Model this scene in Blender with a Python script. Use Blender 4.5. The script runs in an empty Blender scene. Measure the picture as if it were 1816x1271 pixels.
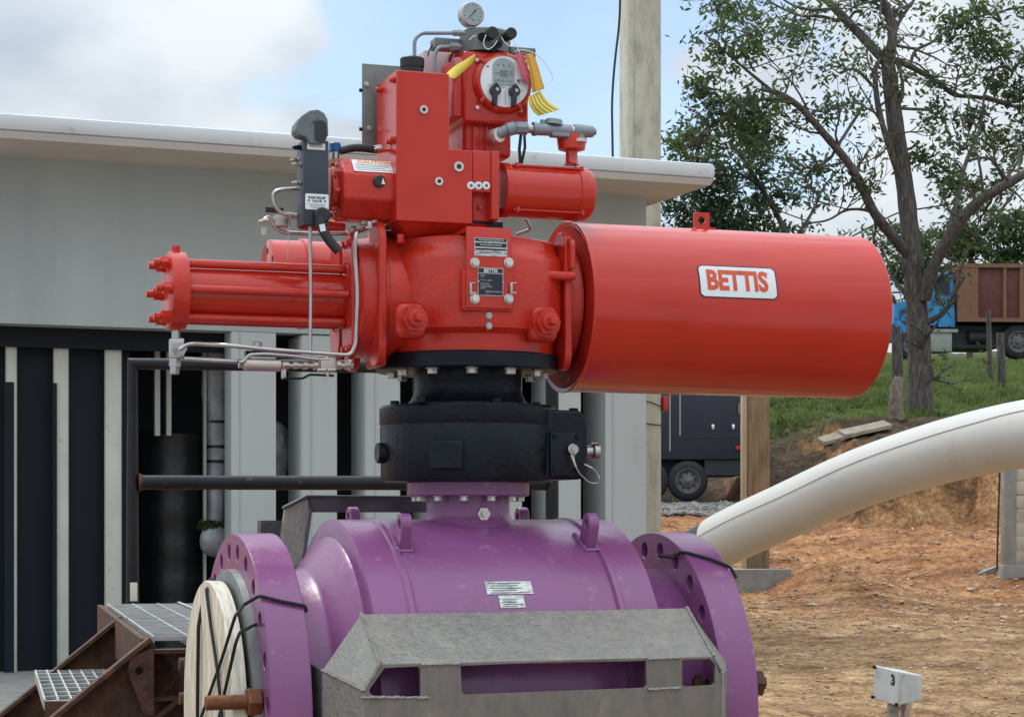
import bpy, bmesh, math, random
from mathutils import Vector, Matrix, noise
R = math.radians
random.seed(7)
sc = bpy.context.scene
COL = sc.collection
# ------------------------------------------------------------------ camera, world, sun, exposure
EYE = 1.25
F = 3600.0            # focal length in photograph pixels (1816 wide)
CX, HY = 908.0, 920.0
cam_d = bpy.data.cameras.new("camera"); cam = bpy.data.objects.new("camera", cam_d); COL.objects.link(cam)
cam_d.sensor_width = 36; cam_d.lens = 36*F/1816
cam_d.shift_x = 0; cam_d.shift_y = (HY-635.5)/1816
cam_d.clip_start = .1; cam_d.clip_end = 3000
cam.location = (0, 0, EYE); cam.rotation_euler = (R(90), 0, 0)
sc.camera = cam
SUN_EL, SUN_AZ = 58, -38        # azimuth from +Y, negative = left
w = bpy.data.worlds.new("World"); sc.world = w; w.use_nodes = True
nt = w.node_tree; nt.nodes.clear()
N = nt.nodes.new; L = nt.links.new
out = N('ShaderNodeOutputWorld'); mix = N('ShaderNodeMixShader')
sky = N('ShaderNodeTexSky'); sky.sky_type = 'NISHITA'; sky.sun_disc = False
sky.sun_elevation = R(SUN_EL); sky.sun_rotation = R(SUN_AZ); sky.air_density = 1.0; sky.dust_density = .3
b1 = N('ShaderNodeBackground'); b1.inputs[1].default_value = .12
b2 = N('ShaderNodeBackground')
gz_ = N('ShaderNodeSeparateXYZ'); gr_ = N('ShaderNodeMapRange'); gr_.inputs[1].default_value = .2; gr_.inputs[2].default_value = .95; gr_.inputs[3].default_value = .74; gr_.inputs[4].default_value = 1.9
tc = N('ShaderNodeTexCoord'); mp = N('ShaderNodeMapping'); mp.inputs['Scale'].default_value = (1, 1, 1.9); mp.inputs['Location'].default_value = (.33, .1, .42)
n1 = N('ShaderNodeTexNoise'); n1.inputs['Scale'].default_value = 9; n1.inputs['Detail'].default_value = 9; n1.inputs['Roughness'].default_value = .52
n1.inputs['Distortion'].default_value = .25
r1 = N('ShaderNodeValToRGB'); r1.color_ramp.elements[0].position = .39; r1.color_ramp.elements[1].position = .47
r1.color_ramp.elements[0].color = (.25, .25, .25, 1)
n2 = N('ShaderNodeTexNoise'); n2.inputs['Scale'].default_value = 6; n2.inputs['Detail'].default_value = 8
r2 = N('ShaderNodeValToRGB'); r2.color_ramp.elements[0].position = .36; r2.color_ramp.elements[0].color = (.46, .55, .65, 1)
r2.color_ramp.elements[1].position = .62; r2.color_ramp.elements[1].color = (.80, .85, .90, 1)
L(tc.outputs['Generated'], gz_.inputs[0]); L(gz_.outputs[2], gr_.inputs[0]); L(gr_.outputs[0], b2.inputs[1]); L(tc.outputs['Generated'], mp.inputs[0]); L(mp.outputs[0], n1.inputs[0]); L(mp.outputs[0], n2.inputs[0])
def gap(d, wide, amt, prev):      # a break in the cloud round one compass direction
    dp = N('ShaderNodeVectorMath'); dp.operation = 'DISTANCE'; L(tc.outputs['Generated'], dp.inputs[0]); dp.inputs[1].default_value = Vector(d).normalized()
    m_ = N('ShaderNodeMapRange'); m_.interpolation_type = 'SMOOTHSTEP'; L(dp.outputs['Value'], m_.inputs[0]); m_.inputs[1].default_value = wide*.25; m_.inputs[2].default_value = wide; m_.inputs[3].default_value = -amt; m_.inputs[4].default_value = 0
    a_ = N('ShaderNodeMath'); a_.operation = 'ADD'; L(prev, a_.inputs[0]); L(m_.outputs[0], a_.inputs[1]); return a_.outputs[0]
v_ = gap((-.03, 1, .25), .10, .42, n1.outputs[0]); v_ = gap((.02, 1, .20), .09, .30, v_); v_ = gap((.12, 1, .2), .14, .16, v_)
ad_ = N('ShaderNodeMath'); ad_.operation = 'ADD'; ad_.inputs[1].default_value = .10; L(v_, ad_.inputs[0]); v_ = ad_.outputs[0]
L(v_, r1.inputs[0]); L(n2.outputs[0], r2.inputs[0]); L(r2.outputs[0], b2.inputs[0])
L(sky.outputs[0], b1.inputs[0]); L(r1.outputs[0], mix.inputs[0]); L(b1.outputs[0], mix.inputs[1]); L(b2.outputs[0], mix.inputs[2]); L(mix.outputs[0], out.inputs[0])
sd = bpy.data.lights.new("sun", 'SUN'); sd.energy = 1.3; sd.angle = R(14); sd.color = (1, .96, .9)
sun = bpy.data.objects.new("sun", sd); COL.objects.link(sun)
dv = Vector((math.sin(R(SUN_AZ))*math.cos(R(SUN_EL)), math.cos(R(SUN_AZ))*math.cos(R(SUN_EL)), math.sin(R(SUN_EL))))
sun.rotation_euler = dv.to_track_quat('Z', 'Y').to_euler(); sun.location = (0, 0, 30)
sc.view_settings.view_transform = 'Standard'; sc.view_settings.look = 'None'; sc.view_settings.exposure = .5; sc.view_settings.gamma = 1
sc.render.engine = 'CYCLES'; sc.cycles.use_denoising = True; sc.cycles.max_bounces = 6
# ------------------------------------------------------------------ materials
def lin(c): return tuple(((x/255)/12.92 if x/255 <= .04045 else ((x/255+.055)/1.055)**2.4) for x in c)
def mat(name, c, rough=.5, metal=0, var=.12, scale=6, bump=0, bscale=60, coat=0, c2=None, th=(.45, .6), c2scale=3, rvar=0, spec=.5, stretch=(1, 1, 1), detail=6):
    m = bpy.data.materials.new(name); m.use_nodes = True
    t = m.node_tree; p = t.nodes['Principled BSDF']; n = t.nodes.new; l = t.links.new
    p.inputs['Roughness'].default_value = rough; p.inputs['Metallic'].default_value = metal
    p.inputs['Specular IOR Level'].default_value = spec
    if coat: p.inputs['Coat Weight'].default_value = coat; p.inputs['Coat Roughness'].default_value = .12
    tc = n('ShaderNodeTexCoord'); mp = n('ShaderNodeMapping'); mp.inputs['Scale'].default_value = stretch
    l(tc.outputs['Object'], mp.inputs[0])
    nz = n('ShaderNodeTexNoise'); nz.inputs['Scale'].default_value = scale; nz.inputs['Detail'].default_value = detail; l(mp.outputs[0], nz.inputs[0])
    cr = n('ShaderNodeValToRGB'); cr.color_ramp.elements[0].position = .3; cr.color_ramp.elements[1].position = .7
    cr.color_ramp.elements[0].color = tuple(x*(1-var) for x in c)+(1,); cr.color_ramp.elements[1].color = tuple(min(1, x*(1+var)) for x in c)+(1,)
    l(nz.outputs[0], cr.inputs[0]); last = cr.outputs[0]
    if c2:
        n3 = n('ShaderNodeTexNoise'); n3.inputs['Scale'].default_value = c2scale; n3.inputs['Detail'].default_value = 8; n3.inputs['Roughness'].default_value = .65; l(mp.outputs[0], n3.inputs[0])
        r3 = n('ShaderNodeValToRGB'); r3.color_ramp.elements[0].position = th[0]; r3.color_ramp.elements[1].position = th[1]; l(n3.outputs[0], r3.inputs[0])
        mx = n('ShaderNodeMixRGB'); l(r3.outputs[0], mx.inputs[0]); l(last, mx.inputs[1]); mx.inputs[2].default_value = tuple(c2)+(1,); last = mx.outputs[0]
    l(last, p.inputs['Base Color'])
    if rvar:
        mr = n('ShaderNodeMapRange'); l(nz.outputs[0], mr.inputs[0]); mr.inputs[1].default_value = .3; mr.inputs[2].default_value = .7
        mr.inputs[3].default_value = max(0, rough-rvar); mr.inputs[4].default_value = min(1, rough+rvar); l(mr.outputs[0], p.inputs['Roughness'])
    if bump:
        nb = n('ShaderNodeTexNoise'); nb.inputs['Scale'].default_value = bscale; nb.inputs['Detail'].default_value = 5; l(mp.outputs[0], nb.inputs[0])
        bp = n('ShaderNodeBump'); bp.inputs['Strength'].default_value = bump; bp.inputs['Distance'].default_value = .01; l(nb.outputs[0], bp.inputs['Height']); l(bp.outputs[0], p.inputs['Normal'])
    return m
M_RED = mat('red_paint', (.50, .025, .012), .17, var=.06, scale=5, bump=.10, bscale=9, coat=0, rvar=.06, spec=.5, c2=(.40, .035, .025), th=(.62, .8), c2scale=7)
M_REDM = mat('red_cast_paint', (.50, .027, .014), .28, var=.1, scale=14, bump=.16, bscale=90, coat=0, rvar=.08, spec=.4)
M_REDR = mat('matt_red_paint', (.40, .02, .012), .6, var=.1, scale=9, bump=.05, spec=.12)
M_PUR = mat('purple_paint', (.222, .070, .192), .30, var=.10, scale=4, bump=.13, bscale=30, coat=0, c2=(.33, .16, .27), th=(.60, .74), c2scale=22, rvar=.1)
M_BLK = mat('black_cast_paint', (.0045, .0075, .014), .38, var=.3, scale=9, bump=.22, bscale=60, coat=0, spec=.22, c2=(.016, .019, .025), th=(.55, .8), c2scale=14, rvar=.12)
M_PALE = mat('pale_cover', (.50, .42, .44), .5, var=.04)
M_BLK2 = mat('black_rubber', (.012, .012, .014), .55, var=.2)
M_COLM = mat('dark_grey_anodised', (.035, .045, .058), .45, metal=.2, var=.1)
M_STEEL = mat('stainless', (.44, .425, .41), .3, metal=1, var=.1, scale=20, rvar=.1)
M_ZINC = mat('zinc_bolt', (.6, .58, .52), .42, metal=.7, var=.15, scale=30)
M_FILT = mat('worn_stainless', (.50, .44, .40), .42, metal=.85, var=.15, scale=15, c2=(.32, .24, .2), th=(.55, .75), c2scale=18)
M_GALV = mat('galvanised_steel', (.245, .232, .205), .46, metal=.35, var=.14, scale=60, bump=.3, bscale=110, c2=(.33, .31, .25), th=(.48, .78), c2scale=16, rvar=.14, detail=14)
M_GALVF = mat('brown_grey_plate', (.185, .162, .142), .5, metal=.3, var=.15, scale=30, bump=.25, bscale=80, c2=(.26, .23, .19), th=(.5, .7), c2scale=8, stretch=(1, 1, .4))
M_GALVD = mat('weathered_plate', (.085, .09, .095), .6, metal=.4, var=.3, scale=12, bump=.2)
M_ALU = mat('cast_alloy_conduit', (.24, .26, .28), .5, metal=.5, var=.12, scale=20)
M_MANI = mat('grey_manifold', (.17, .18, .17), .5, metal=.5, var=.2, scale=18)
M_WHITE = mat('white_print', (.72, .74, .74), .45, var=.03)
M_LABEL = mat('metal_label', (.55, .56, .52), .4, metal=.3, var=.25, scale=60, c2=(.25, .26, .25), th=(.5, .62), c2scale=80, stretch=(.4, 1, 2))
M_INK = mat('black_ink', (.015, .016, .02), .4, var=.05)
M_NAVY = mat('dark_plate', (.018, .022, .035), .35, var=.1, metal=.3)
M_REDINK = mat('red_print', (.62, .07, .015), .4, var=.04)
M_YEL = mat('yellow_tag', (.68, .52, .05), .5, var=.06)
M_ORA = mat('orange_tag', (.66, .32, .015), .5, var=.06)
M_PINK = mat('pink_tag', (.62, .10, .15), .5, var=.1, scale=60)
M_GLASS = mat('display_panel', (.30, .35, .34), .25, var=.08)
M_LCD = mat('lcd', (.17, .18, .14), .3, var=.05)
M_HOOD = mat('worn_grey_hood', (.12, .135, .15), .5, var=.2, scale=20, c2=(.012, .013, .016), th=(.62, .7), c2scale=30)
M_BLUE = mat('blue_cap', (.01, .09, .30), .35, var=.05)
M_RUST = mat('rusty_steel', (.075, .038, .026), .75, metal=.3, var=.4, scale=18, bump=.4, bscale=60, c2=(.16, .07, .035), th=(.5, .7), c2scale=12)
M_RUSTY = mat('orange_rusty_bolt', (.17, .062, .025), .6, metal=.4, var=.35, scale=30, bump=.3)
M_GRAT = mat('galvanised_grating', (.40, .41, .40), .5, metal=.5, var=.25, scale=12)
M_WOOD = mat('pale_plywood', (.66, .59, .47), .7, var=.28, scale=7, bump=.25, c2=(.40, .29, .13), th=(.56, .72), c2scale=2.6, stretch=(1, 4.5, .8))
M_WOODE = mat('plywood_edge', (.66, .61, .50), .75, var=.3, scale=12, bump=.08, stretch=(8, 1, 1))
M_ROPE = mat('black_cord', (.01, .01, .012), .8, var=.3, scale=150, bump=.6, bscale=200)
M_PIPEB = mat('black_steel_pipe', (.014, .014, .018), .5, spec=.3, var=.25, scale=6, metal=.2, bump=.12, c2=(.12, .10, .085), th=(.64, .74), c2scale=10)
M_WALL = mat('grey_render', (.365, .405, .395), .85, var=.06, scale=1.2, bump=.12, bscale=60, c2=(.33, .36, .36), th=(.45, .7), c2scale=2.2, stretch=(1, 1, .22))
M_FIN = mat('fin_and_lit_wall_render', (.43, .455, .44), .8, var=.05, scale=2, bump=.1, bscale=40, c2=(.34, .36, .33), th=(.6, .75), c2scale=3, stretch=(1, 1, .3))  # fin colour; on the wall pier its paleness stands for stronger daylight
M_ROOF = mat('white_painted_concrete', (.56, .58, .59), .7, var=.07, scale=1.5, bump=.1, bscale=30, c2=(.36, .37, .37), th=(.58, .70), c2scale=5, stretch=(.8, 1, 1.2))
M_SOFF = mat('soffit_paint', (.56, .53, .51), .85, var=.05, scale=2)
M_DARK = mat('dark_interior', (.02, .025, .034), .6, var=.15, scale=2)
M_DARKP = mat('dark_panel', (.008, .012, .018), .6, spec=.2, var=.12, scale=2)
M_CREAM = mat('cream_render', (.52, .53, .455), .8, var=.08, scale=3, bump=.2, c2=(.36, .38, .3), th=(.62, .7), c2scale=12)
M_CONC = mat('rough_concrete', (.46, .435, .34), .9, var=.12, scale=3, bump=.5, bscale=30, c2=(.33, .305, .235), th=(.48, .64), c2scale=9, stretch=(1, 1, .35))
M_CONC2 = mat('grey_concrete', (.25, .24, .215), .9, var=.18, scale=5, bump=.4, bscale=30)
M_TIMB = mat('timber', (.26, .165, .09), .8, var=.25, scale=5, bump=.3, bscale=30, c2=(.12, .07, .04), th=(.5, .68), c2scale=4, stretch=(5, 5, .5))
M_TIMBL = mat('pale_timber', (.46, .36, .22), .8, var=.15, scale=4, stretch=(4, 4, .5))
M_TIMBW = mat('grey_board', (.27, .23, .17), .9, var=.2, scale=4)
M_PIPE = mat('white_pipe_coat', (.57, .56, .52), .36, var=.04, scale=1.5, bump=.04, bscale=8, coat=.0, c2=(.47, .43, .36), th=(.6, .85), c2scale=3.2)
M_PIPEL = mat('white_pipe_seam', (.45, .44, .41), .5, var=.05)
M_STEELBLUE = mat('dark_bare_pipe', (.045, .06, .08), .45, metal=.4, var=.15)
M_TRAIL = mat('navy_trailer', (.018, .027, .045), .42, var=.1, scale=3, coat=.1)
M_TYRE = mat('tyre', (.02, .02, .022), .8, var=.25, scale=20, bump=.5)
M_RIM = mat('dusty_rim', (.16, .155, .15), .55, metal=.5, var=.2)
M_LAMP = mat('red_lamp', (.45, .01, .012), .3, var=.05)
M_CHROME = mat('chrome', (.8, .8, .8), .2, metal=1)
M_BARK = mat('bark', (.115, .100, .088), .9, var=.4, scale=6, bump=.9, bscale=10, c2=(.055, .047, .04), th=(.45, .6), c2scale=8, stretch=(3, 3, .6), detail=10)
M_LEAF = mat('leaves', (.052, .082, .028), .5, var=.5, scale=1.1, c2=(.095, .13, .032), th=(.5, .68), c2scale=1.6)
M_LEAFD = mat('dark_leaves', (.03, .055, .022), .5, var=.45, scale=1.0, c2=(.06, .095, .025), th=(.55, .7), c2scale=1.2)
M_GRASS = mat('grass_blades', (.105, .145, .038), .6, var=.45, scale=.9, c2=(.21, .20, .075), th=(.55, .7), c2scale=1.5)
M_TBLUE = mat('blue_cab_paint', (.03, .24, .52), .6, var=.2, c2=(.02, .035, .06), th=(.54, .6), c2scale=2.4)
M_TORA = mat('faded_ochre', (.22, .11, .06), .8, var=.2, c2=(.22, .10, .06), th=(.42, .6), c2scale=3)
M_TRED = mat('faded_red', (.13, .038, .03), .75, var=.2, c2=(.12, .06, .05), th=(.55, .7), c2scale=3)
M_TGREY = mat('pale_grey_box', (.30, .31, .27), .6, var=.1)
M_JB = mat('junction_box_paint', (.50, .54, .53), .55, var=.1, scale=12, bump=.15, c2=(.33, .35, .34), th=(.58, .7), c2scale=14)
M_SACK = mat('wrap_plastic', (.34, .35, .37), .45, var=.3, scale=8, bump=.5, bscale=14)
M_TARP = mat('black_tarp', (.006, .007, .009), .38, var=.4, scale=3, bump=.9, bscale=7)
M_STONE = mat('stones', (.40, .29, .19), .9, var=.4, scale=1.3, c2=(.33, .19, .10), th=(.5, .6), c2scale=2)
M_GRAVEL = mat('gravel_mat', (.22, .205, .19), .9, var=.4, scale=4)
for m_ in (M_LEAF, M_LEAFD, M_GRASS):      # light through the leaves
    t_ = m_.node_tree; p_ = t_.nodes['Principled BSDF']; tr_ = t_.nodes.new('ShaderNodeBsdfTranslucent'); ms_ = t_.nodes.new('ShaderNodeMixShader'); ms_.inputs[0].default_value = .35
    src = p_.inputs['Base Color'].links[0].from_socket; hs_ = t_.nodes.new('ShaderNodeHueSaturation'); hs_.inputs['Value'].default_value = 1.8; t_.links.new(src, hs_.inputs['Color']); t_.links.new(hs_.outputs[0], tr_.inputs[0])
    t_.links.new(p_.outputs[0], ms_.inputs[1]); t_.links.new(tr_.outputs[0], ms_.inputs[2]); t_.links.new(ms_.outputs[0], t_.nodes['Material Output'].inputs[0])
# ------------------------------------------------------------------ helpers
def tag(o, label=None, cat=None, group=None, kind=None):
    if label: o['label'] = label
    if cat: o['category'] = cat
    if group: o['group'] = group
    if kind: o['kind'] = kind
    return o
class Fr:
    """A local frame: u along the frame, v away from the viewer, z up. q() gives the point of the plane v seen at a photo position."""
    def __init__(s, ox, oy, oz, deg): s.o = Vector((ox, oy, oz)); s.a = R(deg); s.s = math.sin(s.a); s.c = math.cos(s.a)
    def q(s, px, py, v):
        X = (px-CX)/F; Z = (HY-py)/F
        t = (v-s.s*s.o.x+s.c*s.o.y)/(s.c-s.s*X)
        rx = t*X-s.o.x; ry = t-s.o.y
        return Vector((s.c*rx+s.s*ry, v, Z*t+EYE-s.o.z))
    def w(s, p): return Vector((s.o.x+p[0]*s.c-p[1]*s.s, s.o.y+p[0]*s.s+p[1]*s.c, s.o.z+p[2]))
    def empty(s, name, label=None, cat=None, group=None, at=None):
        e = bpy.data.objects.new(name, None); COL.objects.link(e); e.empty_display_size = .1
        e.location = s.o if at is None else s.w(at); e.rotation_euler = (0, 0, s.a)
        return tag(e, label, cat, group)
def wp(px, py, d): return Vector(((px-CX)/F*d, d, EYE+(HY-py)/F*d))
def basis(ax):
    ax = Vector(ax).normalized(); r = Vector((0, 0, 1)) if abs(ax.z) < .9 else Vector((1, 0, 0))
    a = ax.cross(r).normalized(); b = ax.cross(a).normalized(); return ax, a, b
def fillet(pts, r, k=6):
    pts = [Vector(p) for p in pts]; o = [pts[0]]
    for i in range(1, len(pts)-1):
        p = pts[i]; a = pts[i-1]-p; b = pts[i+1]-p; rr = min(r, a.length*.48, b.length*.48)
        A = p+a.normalized()*rr; B = p+b.normalized()*rr
        for j in range(k+1):
            t = j/k; o.append(A*(1-t)**2+p*2*t*(1-t)+B*t*t)
    o.append(pts[-1]); return o
class MB:
    def __init__(s): s.bm = bmesh.new()
    def box(s, c, size, rot=None, bev=0, seg=2):
        m = Matrix.Translation(Vector(c)) @ (rot.to_4x4() if rot else Matrix.Identity(4)) @ Matrix.Diagonal((*size, 1))
        g = bmesh.ops.create_cube(s.bm, size=1, matrix=m)
        if bev:
            es = {e for v in g['verts'] for e in v.link_edges}
            bmesh.ops.bevel(s.bm, geom=list(es), offset=bev, segments=seg, affect='EDGES', profile=.5)
        return s
    def bb(s, a, b, bev=0, seg=2):
        a = Vector(a); b = Vector(b); return s.box((a+b)/2, [abs(x) for x in (b-a)], bev=bev, seg=seg)
    def lathe(s, o, ax, prof, n=48, cap=True, a0=0, a1=2*math.pi):
        o = Vector(o); ax, e, f = basis(ax); full = abs(a1-a0-2*math.pi) < 1e-6; rings = []
        for t, r in prof:
            if r < 1e-6: rings.append([s.bm.verts.new(o+ax*t)]); continue
            k = n if full else n+1
            rings.append([s.bm.verts.new(o+ax*t+e*r*math.cos(a0+(a1-a0)*i/n)+f*r*math.sin(a0+(a1-a0)*i/n)) for i in range(k)])
        for A, B in zip(rings, rings[1:]):
            m = n if full else n
            for i in range(m):
                j = (i+1) % len(A) if len(A) > 1 else 0; j2 = (i+1) % len(B) if len(B) > 1 else 0
                if len(A) == 1 and len(B) == 1: continue
                vs = [A[i % len(A)], B[i % len(B)]] + ([B[j2]] if len(B) > 1 else []) + ([A[j]] if len(A) > 1 else [])
                try: s.bm.faces.new(vs)
                except ValueError: pass
        if cap and full:
            for rg in (rings[0], rings[-1]):
                if len(rg) > 2:
                    try: s.bm.faces.new(rg)
                    except ValueError: pass
        return s
    def cyl(s, p0, p1, r0, r1=None, n=24, ch=0):
        p0 = Vector(p0); p1 = Vector(p1); h = (p1-p0).length; r1 = r0 if r1 is None else r1
        pr = [(0, r0), (h, r1)] if not ch else [(0, r0-ch), (ch, r0), (h-ch, r1), (h, r1-ch)]
        return s.lathe(p0, p1-p0, pr, n)
    def tube(s, pts, r, n=10, fil=0, k=6, rad=None):
        pts = fillet(pts, fil, k) if fil else [Vector(p) for p in pts]
        prev = None; rings = []; e = None
        for i, p in enumerate(pts):
            d = (pts[min(i+1, len(pts)-1)]-pts[max(i-1, 0)]).normalized()
            if e is None: _, e, f = basis(d)
            else: e = (e-d*e.dot(d)).normalized(); f = d.cross(e)
            rr = rad[i] if rad else r
            rings.append([s.bm.verts.new(p+e*rr*math.cos(2*math.pi*j/n)+f*rr*math.sin(2*math.pi*j/n)) for j in range(n)])
        for A, B in zip(rings, rings[1:]):
            for j in range(n): s.bm.faces.new((A[j], B[j], B[(j+1) % n], A[(j+1) % n]))
        s.bm.faces.new(rings[0]); s.bm.faces.new(rings[-1]); return s
    def plate(s, o, ex, ey, outer, th, holes=()):
        """polygon (2d) in the plane o+ex*x+ey*y, extruded by th along ex x ey"""
        o = Vector(o); ex = Vector(ex); ey = Vector(ey); nz = ex.cross(ey).normalized()
        es = []; all_ = []
        for lp in [outer]+list(holes):
            vs = [s.bm.verts.new(o+ex*x+ey*y) for x, y in lp]
            es += [s.bm.edges.new((vs[i], vs[(i+1) % len(vs)])) for i in range(len(vs))]
        if holes: fs = [g for g in bmesh.ops.triangle_fill(s.bm, use_beauty=True, use_dissolve=False, edges=es)['geom'] if isinstance(g, bmesh.types.BMFace)]
        else: fs = [s.bm.faces.new(vs)]
        r = bmesh.ops.extrude_face_region(s.bm, geom=fs)
        for g in r['geom']:
            if isinstance(g, bmesh.types.BMVert): g.co += nz*th
        return s
    def sphere(s, c, r, sub=2, sc_=(1, 1, 1), jit=0):
        m = Matrix.Translation(Vector(c)) @ Matrix.Diagonal((r*sc_[0], r*sc_[1], r*sc_[2], 1))
        g = bmesh.ops.create_icosphere(s.bm, subdivisions=sub, radius=1, matrix=m)
        if jit:
            for v in g['verts']: v.co += Vector([random.uniform(-jit, jit) for _ in range(3)])
        return s
    def quad(s, *p): s.bm.faces.new([s.bm.verts.new(Vector(x)) for x in p]); return s
    def solid(s, A, B):
        """closed solid between two rings of equal length"""
        a = [s.bm.verts.new(Vector(p)) for p in A]; b = [s.bm.verts.new(Vector(p)) for p in B]; n = len(a)
        s.bm.faces.new(a); s.bm.faces.new(b[::-1])
        for i in range(n): s.bm.faces.new((a[i], a[(i+1) % n], b[(i+1) % n], b[i]))
        return s
    def build(s, name, m, parent=None, off=None, sharp=38, label=None):
        bmesh.ops.recalc_face_normals(s.bm, faces=s.bm.faces)
        for f in s.bm.faces: f.smooth = True
        for e in s.bm.edges:
            if len(e.link_faces) == 2 and e.calc_face_angle(0) > R(sharp): e.smooth = False
        me = bpy.data.meshes.new(name); s.bm.to_mesh(me); s.bm.free(); me.materials.append(m)
        o = bpy.data.objects.new(name, me); COL.objects.link(o)
        if parent is not None: o.parent = parent
        if off is not None: o.location = off
        if label: o['label'] = label
        return o
def circ(r, n, cx=0, cy=0, a=0): return [(cx+r*math.cos(a+2*math.pi*i/n), cy+r*math.sin(a+2*math.pi*i/n)) for i in range(n)]
def rrect(w_, h, r, k=5, cx=0, cy=0):
    o = []
    for sx, sy, a in ((1, 1, 0), (-1, 1, 90), (-1, -1, 180), (1, -1, 270)):
        for i in range(k+1):
            t = R(a+90*i/k); o.append((cx+sx*(w_/2-r)+r*math.cos(t), cy+sy*(h/2-r)+r*math.sin(t)))
    return o
def copy(o, parent=None, loc=None, rot=None):
    c = o.copy(); COL.objects.link(c)
    if parent is not None: c.parent = parent
    if loc is not None: c.location = loc
    if rot is not None: c.rotation_euler = rot
    return c
def text(s, size, o, ex, ey, m, name, parent, wrap=None, off=0, align='CENTER', extr=.0004, sx=1):
    cu = bpy.data.curves.new(name, 'FONT'); cu.body = s; cu.size = size; cu.align_x = align; cu.align_y = 'CENTER'; cu.offset = off; cu.resolution_u = 3
    cu.extrude = extr if not wrap else 0
    t = bpy.data.objects.new('tmp', cu); COL.objects.link(t)
    dg = bpy.context.evaluated_depsgraph_get(); me = bpy.data.meshes.new_from_object(t.evaluated_get(dg)); bpy.data.objects.remove(t)
    if wrap:
        b_ = bmesh.new(); b_.from_mesh(me)
        for k in range(-14, 15): bmesh.ops.bisect_plane(b_, geom=b_.verts[:]+b_.edges[:]+b_.faces[:], plane_co=(0, k*size*.05, 0), plane_no=(0, 1, 0))
        b_.to_mesh(me); b_.free()
    me.name = name; me.materials.clear(); me.materials.append(m); o = Vector(o); ex = Vector(ex).normalized(); ey = Vector(ey).normalized(); ez = ex.cross(ey)
    for v in me.vertices:
        x, y, z = v.co; x *= sx; v.co = wrap(x, y) if wrap else o+ex*x+ey*y+ez*z
    ob = bpy.data.objects.new(name, me); COL.objects.link(ob); ob.parent = parent; return ob
X_, Y_, Z_ = Vector((1, 0, 0)), Vector((0, 1, 0)), Vector((0, 0, 1))
# ================================================================== TERRAIN
def lerp(t, pts):
    for (a, A), (b, B) in zip(pts, pts[1:]):
        if t <= b: k = max(0, min(1, (t-a)/(b-a))); k = k*k*(3-2*k)*.5+k*.5; return A+(B-A)*k
    return pts[-1][1]
def sstep(a, b, x): k = max(0, min(1, (x-a)/(b-a))); return k*k*(3-2*k)
def fbm(x, y, f, o=4): return noise.fractal(Vector((x*f, y*f, 3.1)), 1.0, 2.0, o)
def ground_at(px, py, d0=18, d1=62):
    d = d0
    while d < d1:
        p_ = wp(px, py, d)
        if gz(p_.x, d) >= p_.z: return d
        d += .1
    return d1
def gz(x, y):
    flat = lerp(y, [(0, 0), (10, .0), (14, .14), (22, .34), (25, .47), (29, .95), (33, 1.40), (37, 1.52), (60, 1.8)])
    k = sstep(-1.0, 1.6, x) if y < 23 else 1
    if y >= 20: k = max(k, sstep(20, 25, y))
    h = flat*k
    bx = sstep(4.6, 6.2, x-.35*fbm(x, y, .7)*2)             # the cut bank by the block wall
    dl = 1-sstep(3.7, 4.5, x*36/max(y, 1))
    slope0 = lerp(y-3.6*dl*(1-sstep(40, 46, y)), [(33, 0), (34.6, .45), (38, 1.3), (44, 2.4), (52, 3.4), (58, 3.7), (70, 5.2), (90, 6), (400, 6)])
    cut = lerp(y+1.2*fbm(x, y, .5), [(30.8, 0), (31.1, .75), (31.4, 1.05), (34, 1.2), (38, 1.6), (44, 2.6), (52, 3.45), (58, 3.7), (70, 5.2), (90, 6), (400, 6)])
    hill = slope0*(1-bx)+cut*bx
    hl = sstep(-2, 3, x)*.9+.1 if y > 30 else 1
    h += hill*(hl if x < 3 else 1)
    rough = .035*fbm(x, y, 1.6, 5)+.018*fbm(x, y, 6, 4)
    m1 = .34*math.exp(-(((x-3.75)/.75)**2+((y-23.0)/1.4)**2))*(.7+.6*abs(fbm(x, y, 1.1)))   # mound by the timber post
    m2 = .22*math.exp(-(((x-6.6)/1.8)**2+((y-26)/2.6)**2))*(.8+.6*abs(fbm(x, y, .9)))
    return h+rough*(1+1.5*sstep(18, 30, y)) + (m1+m2)
xs = []
bm = bmesh.new(); rows = []
ys = []; y = 2.0
while y < 62: ys.append(y); y += .06+.0045*y
while y < 900: ys.append(y); y *= 1.12
for y in ys:
    row = []; n = 380; half = 5+1.1*y
    for i in range(n+1):
        t = -1+2*i/n; x = half*(t*.24+.76*t**5)+.12*y*(1-t*t)
        row.append(bm.verts.new((x, y, gz(x, y))))
    rows.append(row)
for A, B in zip(rows, rows[1:]):
    for i in range(len(A)-1): bm.faces.new((A[i], A[i+1], B[i+1], B[i]))
bmesh.ops.recalc_face_normals(bm, faces=bm.faces)
for f in bm.faces: f.smooth = True
me = bpy.data.meshes.new('ground'); bm.to_mesh(me); bm.free()
if me.polygons[0].normal.z < 0: me.flip_normals()
ground = bpy.data.objects.new('ground', me); COL.objects.link(ground); tag(ground, kind='structure')
gm = bpy.data.materials.new('earth'); gm.use_nodes = True; t = gm.node_tree; p = t.nodes['Principled BSDF']; n = t.nodes.new; l = t.links.new
p.inputs['Roughness'].default_value = .95; p.inputs['Specular IOR Level'].default_value = .2
g = n('ShaderNodeNewGeometry'); sp = n('ShaderNodeSeparateXYZ'); l(g.outputs['Position'], sp.inputs[0])
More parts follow.
